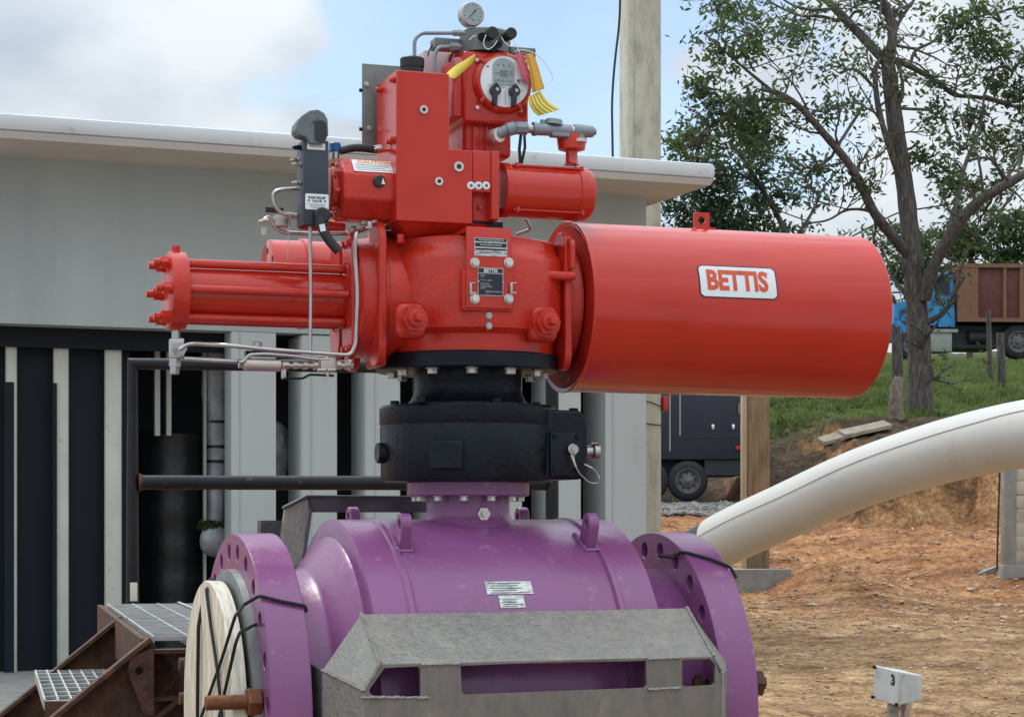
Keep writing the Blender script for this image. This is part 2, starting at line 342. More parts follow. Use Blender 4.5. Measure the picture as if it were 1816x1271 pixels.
def nz(scale, det=8, ro=.6, st=(1, 1, 1)):
    a = n('ShaderNodeTexNoise'); a.inputs['Scale'].default_value = scale; a.inputs['Detail'].default_value = det; a.inputs['Roughness'].default_value = ro
    mpp = n('ShaderNodeMapping'); mpp.inputs['Scale'].default_value = st; l(g.outputs['Position'], mpp.inputs[0]); l(mpp.outputs[0], a.inputs[0]); return a.outputs[0]
def ramp(v, *els):
    c = n('ShaderNodeValToRGB'); e = c.color_ramp.elements
    while len(e) < len(els): e.new(.5)
    for q_, (ps, cl) in zip(e, els): q_.position = ps; q_.color = tuple(cl)+(1,)
    l(v, c.inputs[0]); return c.outputs[0]
def mixc(f_, a, b):
    c = n('ShaderNodeMixRGB'); l(f_, c.inputs[0])
    l(a, c.inputs[1]); l(b, c.inputs[2]); return c.outputs[0]
def mrange(v, a, b):
    c = n('ShaderNodeMapRange'); l(v, c.inputs[0]); c.inputs[1].default_value = a; c.inputs[2].default_value = b; return c.outputs[0]
def addn(v, nzv, amt):
    a = n('ShaderNodeMath'); a.operation = 'MULTIPLY_ADD'; l(nzv, a.inputs[0]); a.inputs[1].default_value = amt; l(v, a.inputs[2]); return a.outputs[0]
big = nz(.45, 6, .6); med = nz(2.5, 9, .72); fine = nz(16, 9, .75)
tan = ramp(med, (.30, (.14, .080, .042)), (.47, (.33, .205, .108)), (.60, (.48, .325, .185)), (.75, (.58, .44, .29)))
org = ramp(med, (.30, (.14, .052, .025)), (.47, (.33, .155, .07)), (.62, (.47, .27, .14)), (.78, (.55, .38, .24)))
fdark = ramp(fine, (.35, (.35, .33, .32)), (.5, (.9, .9, .9)), (.65, (1.35, 1.35, 1.35)))
c = mixc(mrange(addn(sp.outputs[1], big, 9.0), 23.0, 27.5), tan, org)
dk = ramp(med, (.35, (.035, .026, .02)), (.55, (.10, .068, .045)), (.7, (.21, .14, .085)))
c = mixc(mrange(addn(sp.outputs[1], big, 5.0), 33.2, 35.2), c, dk)
spn = n('ShaderNodeSeparateXYZ'); l(g.outputs['True Normal'], spn.inputs[0])
c = mixc(mrange(addn(spn.outputs[2], big, .25), .95, .75), c, ramp(nz(1.1, 8, .7), (.4, (.09, .055, .035)), (.5, (.30, .165, .08)), (.62, (.46, .28, .15)), (.72, (.33, .27, .2))))
gr = ramp(med, (.35, (.05, .055, .02)), (.6, (.10, .14, .035)))
xm = n('ShaderNodeMath'); xm.operation = 'MULTIPLY_ADD'; xm.inputs[1].default_value = -.5; xm.inputs[2].default_value = 2.2; l(sp.outputs[0], xm.inputs[0])
xc = n('ShaderNodeMath'); xc.operation = 'MAXIMUM'; xc.inputs[1].default_value = 0; l(xm.outputs[0], xc.inputs[0])
ys_ = n('ShaderNodeMath'); ys_.operation = 'MULTIPLY_ADD'; ys_.inputs[1].default_value = -14; l(xc.outputs[0], ys_.inputs[0]); l(addn(sp.outputs[1], big, 4.0), ys_.inputs[2])
c = mixc(mrange(ys_.outputs[0], 38.2, 40.6), c, gr)
pt = ramp(nz(.9, 7, .65, (.45, 1.3, 1)), (.38, (.68, .62, .57)), (.5, (1.08, 1.03, .98)), (.62, (1.25, 1.19, 1.10)))
m0_ = n('ShaderNodeMixRGB'); m0_.blend_type = 'MULTIPLY'; m0_.inputs[0].default_value = 1; l(c, m0_.inputs[1]); l(pt, m0_.inputs[2]); c = m0_.outputs[0]
mm = n('ShaderNodeMixRGB'); mm.blend_type = 'MULTIPLY'; mm.inputs[0].default_value = 1; l(c, mm.inputs[1]); l(fdark, mm.inputs[2])
l(mm.outputs[0], p.inputs['Base Color'])
bp = n('ShaderNodeBump'); bp.inputs['Strength'].default_value = .9; bp.inputs['Distance'].default_value = .075; l(addn(med, fine, .5), bp.inputs['Height']); l(bp.outputs[0], p.inputs['Normal'])
me.materials.append(gm)
# loose stones and clods
mb = MB()
for i in range(5000):
    y = 9+random.random()**1.2*22; px = random.uniform(1180, 1850); x = (px-CX)/F*y
    r = random.uniform(.004, .014)*(1.0 if y < 18 else 1.7)*(1 if random.random() > .05 else 1.8)
    g_ = bmesh.ops.create_icosphere(mb.bm, subdivisions=1, radius=r, matrix=Matrix.Translation((x, y, gz(x, y)+r*.2)) @ Matrix.Diagonal((random.uniform(.8, 1.6), random.uniform(.8, 1.5), random.uniform(.4, .8), 1)))
    for v in g_['verts']: v.co += Vector([random.uniform(-.25, .25)*r for _ in range(3)])
tag(mb.build('loose_stones', M_STONE, sharp=20), 'small pale stones and clods scattered over the bare earth', 'stones', kind='stuff')
mb = MB()
for i in range(2600):
    px = random.uniform(1160, 1330); y = random.uniform(31.8, 34.0); x = (px-CX)/F*y; r = random.uniform(.02, .05)
    mb.sphere((x, y, gz(x, y)+.03), r, 1, (1.2, 1, .8), r*.3)
tag(mb.build('gravel', M_GRAVEL, sharp=20), 'strip of grey gravel in front of the dark trailer', 'gravel', kind='stuff')
# ================================================================== BUILDING
Bd = 17.0
B = Fr((600-CX)/F*Bd, Bd, 0, 21.5)
bld = B.empty('building', 'low grey rendered building with white flat roof and upright concrete fins', 'building')
ul = B.q(-160, 500, 0).x; ur = B.q(1146, 500, 0).x
zt = B.q(300, 299, 0).z                  # top of wall
uo = B.q(410, 600, 0).x                  # right side of the open bay
zo = B.q(300, 583, 0).z
def bq(x): return B.q(x, 700, 0).x
T = .24
mb = MB(); mb.bb((ul, 0, zo), (ur, T, zt+.1)); mb.build('wall', M_WALL, bld); MB().bb((uo, 0.002, .0), (bq(490), T, zo-.001), bev=.01).build('wall_pier', M_FIN, bld)  # pier painted paler than the wall for the brighter light below the eave
# fins right of the open bay
fin = MB().bb((0, 0, 0), (bq(604)-bq(538), .42, zo-.003), bev=.03, seg=3).build('fin', M_FIN, bld)
fin.location = (bq(534), .01, 0)
step = (bq(1037)-bq(534))/4.62
for i in range(1, 5):
    copy(fin, bld, (bq(534)+step*i, .01, 0))
tr0 = MB().bb((0, 0, 0), (.012, .006, zo-.01)).build('edge_trim', M_WALL, bld); tr0.location = (bq(534)+.085, .006, 0)
for i in range(1, 5): copy(tr0, bld, (bq(534)+step*i+.085, .006, 0))
copy(tr0, bld, (bq(1086), -.001, 0)); copy(tr0, bld, (bq(424), -.002, 0))
MB().bb((bq(1074), 0.003, 0), (ur, .5, zo)).build('corner_pier', M_FIN, bld)
# roof slab with two-step fascia
ov = .8
ztop = B.q(600, 242, -ov).z; zmid = B.q(600, 271, -ov).z
zb = B.q(600, 283, -ov).z
ur2 = B.q(1270, 300, -ov).x
mb = MB(); mb.bb((ul-1, -ov, zmid), (ur2, 7, ztop-.0), bev=.035, seg=2); mb.build('roof', M_ROOF, bld)
mb = MB(); a = ov-.008; h_ = zmid-zb
mb.solid([(ul-1, -a, zmid-.002), (ur2-.01, -a, zmid-.002), (ur2-.01, 7, zmid-.002), (ul-1, 7, zmid-.002)], [(ul-1, -a+.03, zb), (ur2-.04, -a+.03, zb), (ur2-.04, 7, zb), (ul-1, 7, zb)])
mb.build('soffit', M_SOFF, bld)
# dark interior of the bay
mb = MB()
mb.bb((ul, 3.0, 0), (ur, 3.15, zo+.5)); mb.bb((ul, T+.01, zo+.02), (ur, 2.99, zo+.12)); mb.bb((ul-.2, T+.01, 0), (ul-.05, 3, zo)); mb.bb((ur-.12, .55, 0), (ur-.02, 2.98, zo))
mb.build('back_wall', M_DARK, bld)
# dark panels, pale posts and strips painted as daylight in the open bay
def bay(x0, x1, v, m, name, top=None, y0=None, y1=None, th=.05, bev=0):
    z0 = 0 if y1 is None else B.q(x0, y1, v).z; z1 = zo if y0 is None else B.q(x0, y0, v).z
    return MB().bb((B.q(x0, 700, v).x, v, z0), (B.q(x1, 700, v).x, v+th, z1), bev=bev).build(name, m, bld)
bay(10, 31, .30, M_CREAM, 'post', y0=608, bev=.03); bay(95, 123, .30, M_CREAM, 'post', y0=611, bev=.03); bay(186, 217, .30, M_CREAM, 'post', y0=613, bev=.03)
bay(275, 284, .7, M_CREAM, 'post', y0=617, y1=772); bay(296, 304, .7, M_CREAM, 'post', y0=622, y1=772); bay(362, 366, .7, M_CREAM, 'post', y0=622)  # thin pale strips stand for daylight through gaps, not real posts
bay(27, 94, .42, M_DARKP, 'panel', y0=606); bay(123, 186, .42, M_DARKP, 'panel', y0=606); bay(-60, 9, .42, M_DARKP, 'panel', y0=606); bay(216, 232, .42, M_DARKP, 'panel', y0=606)
bay(-60, 410, .26, M_DARKP, 'lintel', y1=612, th=.04)
bay(8, 25, .28, M_DARKP, 'panel', y0=677, th=.01); bay(93, 101, .28, M_DARKP, 'panel', y0=679, th=.01)
# floor slab of the bay
tag(MB().bb((-8, -3.2, -.05), (ur+.4, 3, .02)).build('paving', M_CONC2, None), kind='structure')
pv = bpy.data.objects['paving']; pv.location = B.o; pv.rotation_euler = (0, 0, B.a)
# things inside the bay
def atB(name, label, cat, group=None): return B.empty(name, label, cat, group)
def Bq(x, y_, v): return B.q(x, y_, v)
tk = MB(); p0 = Bq(247, 1065, 1.1); p1 = Bq(371, 772, 1.1); pc = (p0+p1)/2; rr = (p1.x-p0.x)/2
prof = [(0, rr*.97)]; hz = p1.z+.0
for i in range(1, 24): prof.append((hz*i/24, rr*(1+.05*math.sin(i*1.7)*random.random())))
prof += [(hz, rr*1.04), (hz+.02, rr*.98), (hz+.03, 0)]
tk.lathe((pc.x, 1.1, 0), Z_, prof, 40)
o = tk.build('wrapped_tank', M_TARP); o.location = B.o; o.rotation_euler = (0, 0, B.a); tag(o, 'black plastic wrapped drum standing in the dark bay', 'drum')
hp = atB('insulated_pipe', 'upright pipe wrapped in pale plastic with dark ties inside the bay', 'pipe')
mb = MB(); pts = [Bq(381, 655, .8), Bq(378, 700, .8), Bq(382, 745, .8), Bq(383, 800, .8), Bq(382, 860, .8), Bq(381, 960, .8)]
mb.tube([Bq(376, 600, .8)]+pts, .09, 16, rad=[.105, .11, .1, .085, .085, .075, .07]); mb.build('pipe', M_SACK, hp)
for yy in (748, 792, 818): c_ = Bq(384, yy, .8); MB().cyl(c_-Z_*.012, c_+Z_*.012, .092).build('tie', M_BLK2, hp)
pot = atB('hanging_planter', 'small green plant in a plastic bag hung below the wrapped pipe', 'plant')
c_ = Bq(381, 958, .62); MB().sphere(c_, .13, 3, (1, .8, 1.1), .004).build('bag', M_SACK, pot)
mb = MB()
for i in range(240):
    a = random.random()*6.28; r = random.random()*.14; b = c_+Vector((math.cos(a)*r-.03, math.sin(a)*r*.6, .10+random.random()*.06)); d = Vector([random.uniform(-1, 1) for _ in range(3)])*.03; e = Vector([random.uniform(-1, 1) for _ in range(3)])*.018
    mb.quad(b-d, b-e, b+d, b+e)
mb.build('foliage', M_LEAF, pot)
o = MB().sphere(Bq(492, 800, .75), .2, 3, (.55, .4, 1.3), .01).build('plastic_sheet', M_SACK); o.location = B.o; o.rotation_euler = (0, 0, B.a); tag(o, 'crumpled pale sheet hanging in the gap between two fins', 'plastic sheet')
# ================================================================== CONCRETE COLUMN behind the building corner
C = Fr((1136-CX)/F*19.6, 19.6, 0, 21.5)
cc = C.empty('concrete_column', 'tall rough concrete column rising behind the white roof corner', 'column')
a = C.q(1113, 600, 0).x; b = C.q(1174, 600, 0).x
mb = MB(); mb.bb((a, 0, gz(1.2, 19.6)-.3), (b, .21, 8.5), bev=.025); mb.build('shaft', M_CONC, cc)
MB().bb((a+.075, -.02, 0), (b-.06, .0-.001, 8.4)).build('recess_face', M_CONC, cc)
for yy in (713, 752):
    z_ = C.q(1140, yy, 0).z; MB().tube([(a-.01, -.03, z_+.03), ((a+b)/2+.05, -.035, z_), (b+.005, -.03, z_-.01 if yy > 720 else z_-.05)], .006, 6).build('wire_tie', M_BLK2, cc)
MB().bb((b+.001, -.03, C.q(1175, 728, 0).z), (b+.055, .03, C.q(1175, 702, 0).z), bev=.006).build('red_marker', M_LAMP, cc, label='small red marker fixed to the column edge')
cb = MB(); p_ = [wp(1100, -20, 19), wp(1099, 40, 19), wp(1090, 110, 19), wp(1085, 180, 19), wp(1086, 240, 19), wp(1087, 300, 19.3)]
tag(cb.tube(fillet(p_, .4), .011, 8).build('cable', M_BLK2), 'thin black cable hanging beside the concrete column', 'cable')
# ================================================================== PIPE RAIL FRAME
P = Fr((600-CX)/F*11.5, 11.5, 0, 9)
pr = P.empty('pipe_rack', 'black welded steel pipe frame with two rails behind the valve', 'pipe frame')
ra = .042
xl = P.q(235, 700, 0).x; xr = P.q(979, 700, 0).x; zr1 = P.q(600, 649, 0).z; zr2 = P.q(600, 856, 0).z
MB().tube([(xl, 0, 0), (xl, 0, zr1), (xr, 0, zr1)], ra, 20).build('top_rail_and_post', M_PIPEB, pr)
MB().cyl((xl+ra*.9, 0, zr2), (xr-ra*.9, 0, zr2), ra*.96).build('rail', M_PIPEB, pr)
MB().cyl((xr, 0, 0), (xr, 0, zr1-ra*.9), .038).build('post', M_PIPEB, pr)
MB().lathe((xl+ra*.85, 0, zr2), X_, [(0, ra*1.22), (.012, ra*1.1), (.02, ra)], 20).build('weld', M_RUST, pr)
MB().bb((P.q(231, 1060, 0).x, -ra-.006, P.q(231, 1065, 0).z), (P.q(244, 1060, 0).x, -ra+.004, P.q(240, 1032, 0).z), bev=.003).build('tape_patch', M_CREAM, pr)
# ================================================================== RUSTY STAIR
S = Fr((262-CX)/F*5.9, 5.9, 0, 14.5)
st = S.empty('rusty_stair', 'rusty steel stair with galvanised grating treads and landing', 'stair')
zl = EYE-210*5.9/3600; Ws = 1.3; Lw = 1.0
def grating(u0, u1, v0, v1, z, pu, pv, name, h=.03, hr=.012, tw=.0025):
    g = MB(); y = v0
    while y <= v1+1e-4: g.bb((u0, y-tw, z-hr), (u1, y+tw, z)); y += pv
    x = u0
    while x <= u1+1e-4: g.bb((x-.003, v0, z-h+.002), (x+.003, v1, z+.002)); x += pu
    return g.build(name, M_GRAT, st)
grating(.02, Lw, .04, 1.15, zl, .1, .028, 'landing_grating'); grating(.02, Lw, 1.19, 2.4, zl, .1, .028, 'landing_grating')
for u_ in (.3, .72):
    MB().bb((u_, .04, zl+.003), (u_+.012, 2.4, zl+.007)).build('grating_band', M_GRAT, st)
grating(-.29, -.03, .05, Ws-.05, zl-.18, .038, .15, 'tread', .03, .009, .008); grating(-.54, -.29, .05, Ws-.05, zl-.36, .038, .16, 'tread', .03, .009, .008); grating(-.79, -.54, .05, Ws-.05, zl-.54, .038, .16, 'tread', .03, .009, .008)
for k in range(1, 4): MB().bb((-.29-.25*(k-1), .03, zl-.18*k-.075), (-.04-.25*(k-1), .045, zl-.18*k-.002)).build('tread_end_plate', M_RUST, st)
def stringer(v):
    a_ = R(39); d = Vector((-math.cos(a_), 0, -math.sin(a_))); nrm = Vector((math.sin(a_), 0, -math.cos(a_))); o_ = Vector((.0, v, zl+.005))
    m_ = MB(); Lg = 1.7
    m_.solid([o_, o_+d*Lg, o_+d*Lg+nrm*.2, o_+nrm*.2], [x+Vector((0, .01, 0)) for x in (o_, o_+d*Lg, o_+d*Lg+nrm*.2, o_+nrm*.2)])
    for k in (0, .188):
        q0 = o_+nrm*k; m_.solid([q0, q0+d*Lg, q0+d*Lg+nrm*.012, q0+nrm*.012], [x+Vector((0, -.06, 0)) for x in (q0, q0+d*Lg, q0+d*Lg+nrm*.012, q0+nrm*.012)])
    m_.build('stringer', M_RUST, st)
stringer(-.02); stringer(Ws)
mb = MB(); mb.bb((.0, -.02, zl-.17), (Lw, -.005, zl-.035)); mb.bb((.0, -.06, zl-.044), (Lw, -.005, zl-.032)); mb.bb((0, -.06, zl-.18), (Lw, -.005, zl-.168)); mb.build('beam', M_RUST, st)
MB().bb((-.02, .0, zl-.14), (.0, 2.4, zl-.003)).build('side_beam', M_RUST, st)
MB().bb((.03, -.02, 0), (.16, .10, zl-.18)).build('leg', M_RUST, st); MB().bb((.03, 2.2, 0), (.16, 2.32, zl-.14)).build('leg', M_RUST, st)
mb = MB(); lug = [(-.0, .0), (-.055, -.02), (-.062, -.06), (-.02, -.18), (.0, -.19)]
mb.plate((.0, -.065, zl-.03), X_, Z_, [(.012, .0)]+lug+[(.012, -.19)], .012, [circ(.012, 12, -.03, -.06)]); mb.build('lug', M_RUST, st)
# ================================================================== VALVE ASSEMBLY
D = 5.5
ZA = EYE-330/F*D
M = Fr((830-CX)/F*D, D, ZA, 19)
q = M.q
va = M.empty('valve_assembly', 'large purple pipeline ball valve carrying a black gearbox and bright red actuator', 'valve')
# ---- valve body
mb = MB()
mb.lathe((0, 0, 0), X_, [(-.54, .365), (-.47, .37), (-.455, .378), (-.40, .452), (-.388, .458), (-.386, .49), (-.378, .503), (-.29, .503), (-.286, .508), (-.272, .508), (-.268, .5), (-.262, .503), (.262, .503), (.268, .5), (.272, .508), (.286, .508), (.29, .503), (.378, .503), (.386, .49), (.388, .458), (.40, .452), (.455, .378), (.47, .37), (.54, .365)], 128)
body = mb.build('valve_body', M_PUR, va, sharp=30)
def flange(u0):
    m_ = MB(); holes = [circ(.0215, 16, .42*math.cos(R(7.5+15*i)), .42*math.sin(R(7.5+15*i))) for i in range(24)]+[circ(.33, 64)]
    m_.plate((u0, 0, 0), Y_, Z_, circ(.467, 128), .103, holes)
    o_ = m_.build('end_flange', M_PUR, va)
    bv = o_.modifiers.new('bevel', 'BEVEL'); bv.width = .0025; bv.segments = 2; bv.limit_method = 'ANGLE'; bv.angle_limit = R(50)
    return o_
fl1 = flange(-.643); fl2 = flange(.54)
MB().lathe((-.643, 0, 0), -X_, [(0, .375), (.018, .373), (.02, .37), (.02, .3)], 96, cap=False).build('raised_face', M_MANI, fl1)
MB().lathe((.55, 0, 0), X_, [(0, .335), (.05, .334)], 64).build('blind_plate', M_PUR, fl2)
MB().lathe((-.60, 0, 0), X_, [(0, .335), (.05, .334)], 64).build('blind_plate', M_PUR, fl1)
def lug(u, v, z, s_=1, tilt=0, name='lifting_lug', m_=M_PUR, parent=body, th=.028, w_=.062, h=.1, rh=.014):
    ol = [(-w_/2, 0), (w_/2, 0)] + [(w_/2*math.cos(t_), h-w_/2+w_/2*math.sin(t_)) for t_ in [math.pi*i/12 for i in range(13)]]
    g = MB(); ey = Vector((0, math.sin(tilt), math.cos(tilt))); ex = Vector((0, math.cos(tilt), -math.sin(tilt)))
    g.plate((u-th/2, v, z), ex*s_, ey*s_, ol, th, [circ(rh, 14, 0, h-w_/2)])
    o_ = g.build(name, m_, parent); bv = o_.modifiers.new('bevel', 'BEVEL'); bv.width = .003; bv.segments = 2; bv.limit_method = 'ANGLE'; return o_
for px, py in ((712, 965), (1041, 968)):
    p_ = q(px, py, -.24); zz = math.sqrt(.503**2-.24**2)-.012; lug(p_.x, -.24, zz, .95, R(-24))
for px in (629, 930):
    p_ = q(px, 920, .2); lug(p_.x, .2, math.sqrt(.503**2-.2**2)-.01, .9, R(20))
def bead(pts_, parent, m_, r_=.004, name='weld_bead', jit=.0012):
    P_ = []
    for a_, b_ in zip(pts_, pts_[1:]):
        a_ = Vector(a_); b_ = Vector(b_); n_ = max(2, int((b_-a_).length/.005)); P_ += [a_.lerp(b_, i/n_)+Vector([random.uniform(-jit, jit) for _ in range(3)]) for i in range(n_)]
    P_.append(Vector(pts_[-1])); MB().tube(P_, r_, 7, rad=[random.uniform(.65, 1.15)*r_ for _ in P_]).build(name, m_, parent)
for px in (712, 1041):
    u_ = q(px, 965, -.24).x
    for du in (-.018, .018): bead([(u_+du, -math.sin(R(t_))*.504, math.cos(R(t_))*.504) for t_ in (22.5, 25, 28, 31, 33)], body, M_PUR, .0065)
    bead([(u_-.02, -math.sin(R(33))*.504, math.cos(R(33))*.504), (u_+.02, -math.sin(R(33))*.504, math.cos(R(33))*.504)], body, M_PUR, .0065)
# stem neck and mounting plate
mb = MB(); mb.lathe((0, 0, 0), Z_, [(.40, .135), (.487, .135), (.505, .118), (.52, .113), (.575, .113)], 64); neck = mb.build('stem_neck', M_PUR, va)
pz0, pz1 = .566, .6035
MB().lathe((0, 0, 0), Z_, [(pz0, .163), (pz0+.003, .166), (pz1-.002, .166), (pz1, .164)], 64).build('mounting_plate', M_PUR, va)
plug = q(857, 911, -.115); MB().cyl(plug-Y_*.02+Vector((0, .03, 0)), plug-Y_*.008, .018, n=6).cyl(plug-Y_*.012, plug-Y_*.018, .008, n=12).build('plug', M_ZINC, neck)
def hexbolt(parent, p_, ax, r=.012, h=.012, m_=M_ZINC, washer=True, name='bolt', stud=0):
    ax = Vector(ax).normalized(); g = MB(); p_ = Vector(p_)
    if washer: g.cyl(p_, p_+ax*.003, r*1.25, n=20)
    g.cyl(p_+ax*.002, p_+ax*(.002+h), r, n=6)
    if stud: g.cyl(p_+ax*(.001+h), p_+ax*(.002+h+stud), r*.55, n=12)
    o_ = g.build(name, m_, parent); bv = o_.modifiers.new('bevel', 'BEVEL'); bv.width = r*.08; bv.segments = 1; bv.limit_method = 'ANGLE'; return o_
pl_ = bpy.data.objects['mounting_plate']
b0 = hexbolt(pl_, (0, 0, 0), -Z_, .0115, .012)
for i in range(12):
    a_ = R(30*i+8); c_ = (.142*math.cos(a_), .142*math.sin(a_), pz0)
    if i == 0: b0.location = c_
    else: copy(b0, pl_, c_, (0, 0, R(17*i)))
# nameplates on purple shell (wrapped)
def shellp(u, z, r=.503): return Vector((u, -math.sqrt(max(0, r*r-z*z)), z))
def wrapplate(pts_uv, parent, m_, name, r0, zc=0, dr=.002, vc=0, n=8, sideways=False):
    (u0, z0), (u1, z1) = pts_uv; g = MB(); A = []
    for k in range(2):
        rr_ = r0+.0003+dr*k; a0 = math.asin((z0-zc)/r0); a1 = math.asin((z1-zc)/r0)
        A.append([[g.bm.verts.new((u, vc-rr_*math.cos(a0+(a1-a0)*i/n), zc+rr_*math.sin(a0+(a1-a0)*i/n))) for u in (u0, u1)] for i in range(n+1)])
    for i in range(n):
        g.bm.faces.new((A[1][i][0], A[1][i][1], A[1][i+1][1], A[1][i+1][0]))
        for j in (0, 1): g.bm.faces.new((A[0][i][j], A[0][i+1][j], A[1][i+1][j], A[1][i][j]))
    for i in (0, n): g.bm.faces.new((A[0][i][0], A[0][i][1], A[1][i][1], A[1][i][0]))
    return g.build(name, m_, parent)
def shellhit(px, py, r, zc=0, vc=0):
    v = vc-r*.85
    for _ in range(30):
        p_ = q(px, py, v); d_ = max(-r*.999, min(r*.999, p_.z-zc)); v = vc-math.sqrt(r*r-d_*d_)
    return p_
for (x0, y0, x1, y1, nm) in ((864, 1031, 940, 1054, 'rating_plate'), (888, 1056, 927, 1078, 'serial_plate')):
    a_ = shellhit(x0, y1, .503); b_ = shellhit(x1, y0, .503); o_ = wrapplate(((a_.x, a_.z), (b_.x, b_.z)), body, M_LABEL, nm, .503)
    for k in range(5 if nm[0] == 'r' else 4):
        f_ = (k+.8)/5.3; z_ = a_.z+(b_.z-a_.z)*f_; L_ = b_.x-a_.x
        wrapplate(((a_.x+L_*(.08+.05*(k % 2)), z_-.0008), (a_.x+L_*random.uniform(.6, .93), z_+.0008)), o_, M_MANI, 'print_line', .5056, dr=.0004, n=1)
# ---- black gearbox
gz0, gz1 = .604, .808
mb = MB(); mb.lathe((0, 0, 0), Z_, [(gz0, .20), (gz0+.001, .228), (gz0+.012, .236), (gz0+.145, .239), (gz0+.148, .2375), (gz0+.152, .2375), (gz0+.155, .2395), (gz1-.008, .24), (gz1, .233), (gz1+.001, .1)], 96)
gb = mb.build('gearbox', M_BLK, va, label='black cast gearbox between purple stem and red actuator')
mb = MB(); a_ = q(1043, 850, -.10); zt_ = q(1000, 727, -.16).z; zb_ = q(1000, 850, -.16).z; ue = q(1041, 780, -.16).x
ol = [(.10, zb_), (ue-.03, zb_)]+[(ue-.03+.03*math.sin(t_), zb_+.03-.03*math.cos(t_)) for t_ in [math.pi/2*i/8 for i in range(1, 9)]]+[(ue-.035+.035*math.cos(t_), zt_-.035+.035*math.sin(t_)) for t_ in [math.pi/2*i/8 for i in range(9)]]+[(.10, zt_)]
mb.plate((0, .14, 0), X_, Z_, ol, .31); o_ = mb.build('worm_housing', M_BLK, gb)
bv = o_.modifiers.new('bevel', 'BEVEL'); bv.width = .008; bv.segments = 3; bv.limit_method = 'ANGLE'; bv.angle_limit = R(50)
fv = -.17
a_ = q(974, 848, fv); b_ = q(1030, 766, fv)
cvp = MB().bb((a_.x, fv-.010, a_.z+.006), (b_.x, fv+.002, b_.z), bev=.003).build('cover_plate', M_BLK, gb)
for sx in (a_.x+.012, b_.x-.012):
    for sz in (a_.z+.022, b_.z-.012): hexbolt(cvp, (sx, fv-.010, sz), -Y_, .006, .004, M_BLK, name='screw')
c_ = q(1010, 797, fv); MB().cyl(c_+Y_*.0, c_-Y_*.028, .010).cyl(c_-Y_*.022, c_-Y_*.032, .015, ch=.002).cyl(c_-Y_*.03, c_-Y_*.038, .007).build('grease_fitting', M_STEEL, cvp)
pts = [c_+Vector((.0, -.035, -.004)), q(1018, 820, fv-.03), q(1026, 838, fv-.03), q(1045, 856, fv-.02), q(1060, 857, fv-.015), q(1064, 848, fv), q(1055, 832, fv), q(1036, 823, fv)]
MB().tube(pts, .0016, 6, fil=.02).build('lanyard', M_STEEL, gb)
MB().cyl(q(1013, 806, fv-.034), q(1021, 827, fv-.03), .0032, n=10).cyl(q(1036, 823, fv-.001), q(1049, 829, fv-.001), .0026, n=10).build('lanyard_crimp', M_ZINC, gb)
c_ = q(1043, 800, -.06); MB().cyl(c_-X_*.01, c_+X_*.012, .016).cyl(c_+X_*.010, c_+X_*.03, .024, ch=.003).build('shaft_cap', M_STEEL, gb)
c_ = q(676, 803, 0); MB().cyl(c_+X_*.02, c_-X_*.012, .028, ch=.003).build('side_plug', M_BLK, gb)
# raised pad on front left
mb = MB(); a0, a1 = R(-90-0), 0
pa = shellhit  # unused alias
ua = -.175; 
for (x0, x1, y0, y1) in ((708, 775, 780, 830),):
    A = []
    for rr_ in (.232, .256):
        A.append([(rr_*math.sin(t_), -rr_*math.cos(t_)) for t_ in [R(-41+20*i/8) for i in range(9)]])
    ring = [Vector((x, y_, 0)) for x, y_ in A[1]]+[Vector((x, y_, 0)) for x, y_ in A[0][::-1]]
    z0 = q(740, 832, -.2).z; z1 = q(740, 780, -.2).z
    mb.solid([p_+Z_*z0 for p_ in ring], [p_+Z_*z1 for p_ in ring])
o_ = mb.build('raised_pad', M_BLK, gb); bv = o_.modifiers.new('bevel', 'BEVEL'); bv.width = .005; bv.segments = 3; bv.limit_method = 'ANGLE'; bv.angle_limit = R(40)
for px, v in ((700, .03), (745, -.165), (880, -.18), (950, -.03), (1017, .0)):
    p_ = q(px, 716, v); hexbolt(gb, (p_.x, v, gz1-.002 if px < 1000 else zt_-.001), Z_, .0135, .014, M_BLK)
# ---- adapter spool with top disc
mb = MB(); mb.lathe((0, 0, 0), Z_, [(gz1, .168), (gz1+.006, .168), (gz1+.012, .158), (gz1+.03, .148), (gz1+.045, .1455), (.905, .1455)], 80); sp_ = mb.build('adapter_spool', M_BLK, va)
mb = MB(); mb.lathe((0, 0, 0), Z_, [(.899, .2), (.90, .247), (.903, .25), (.938, .25), (.941, .247), (.942, .1)], 96); dk_ = mb.build('adapter_flange', M_BLK, va)
b0 = hexbolt(dk_, (0, 0, 0), -Z_, .0145, .014)
for i in range(12):
    a_ = R(30*i+15-90); c_ = (.205*math.cos(a_), .205*math.sin(a_), .90)
    if i == 0: b0.location = c_
    else: copy(b0, dk_, c_, (0, 0, R(23*i)))
# ---- actuator housing
zh0 = .942; zhs = .992; zht = q(780, 440, -.2).z; ztp = .492+.0
zht = 1.207; ztt = 1.252
mb = MB()
mb.lathe((0, 0, 0), Z_, [(zh0, .21), (zh0+.001, .236), (zhs-.006, .238), (zhs, .245), (zhs+.008, .262), (zhs+.03, .268), (zht-.03, .268), (zht-.012, .262), (zht+.0, .25), (zht+.018, .243), (zht+.03, .243), (zht+.034, .235), (zht+.044, .12)], 96)
hs = mb.build('actuator_housing', M_REDM, va, sharp=32)
# top cover ring and studs
MB().lathe((-.02, 0, zht+.03), Z_, [(0, .13), (.03, .128), (.05, .11), (.10, .105)], 48).build('cover_neck', M_REDM, hs)
for px, py, v in ((710, 446, -.17), (762, 432, -.16), (935, 437, -.12), (945, 441, -.08), (700, 440, .05), (722, 428, -.05)):
    p_ = q(px, py, v); hexbolt(hs, (p_.x, v, zht+.012), Z_, .010, .02, M_REDM)
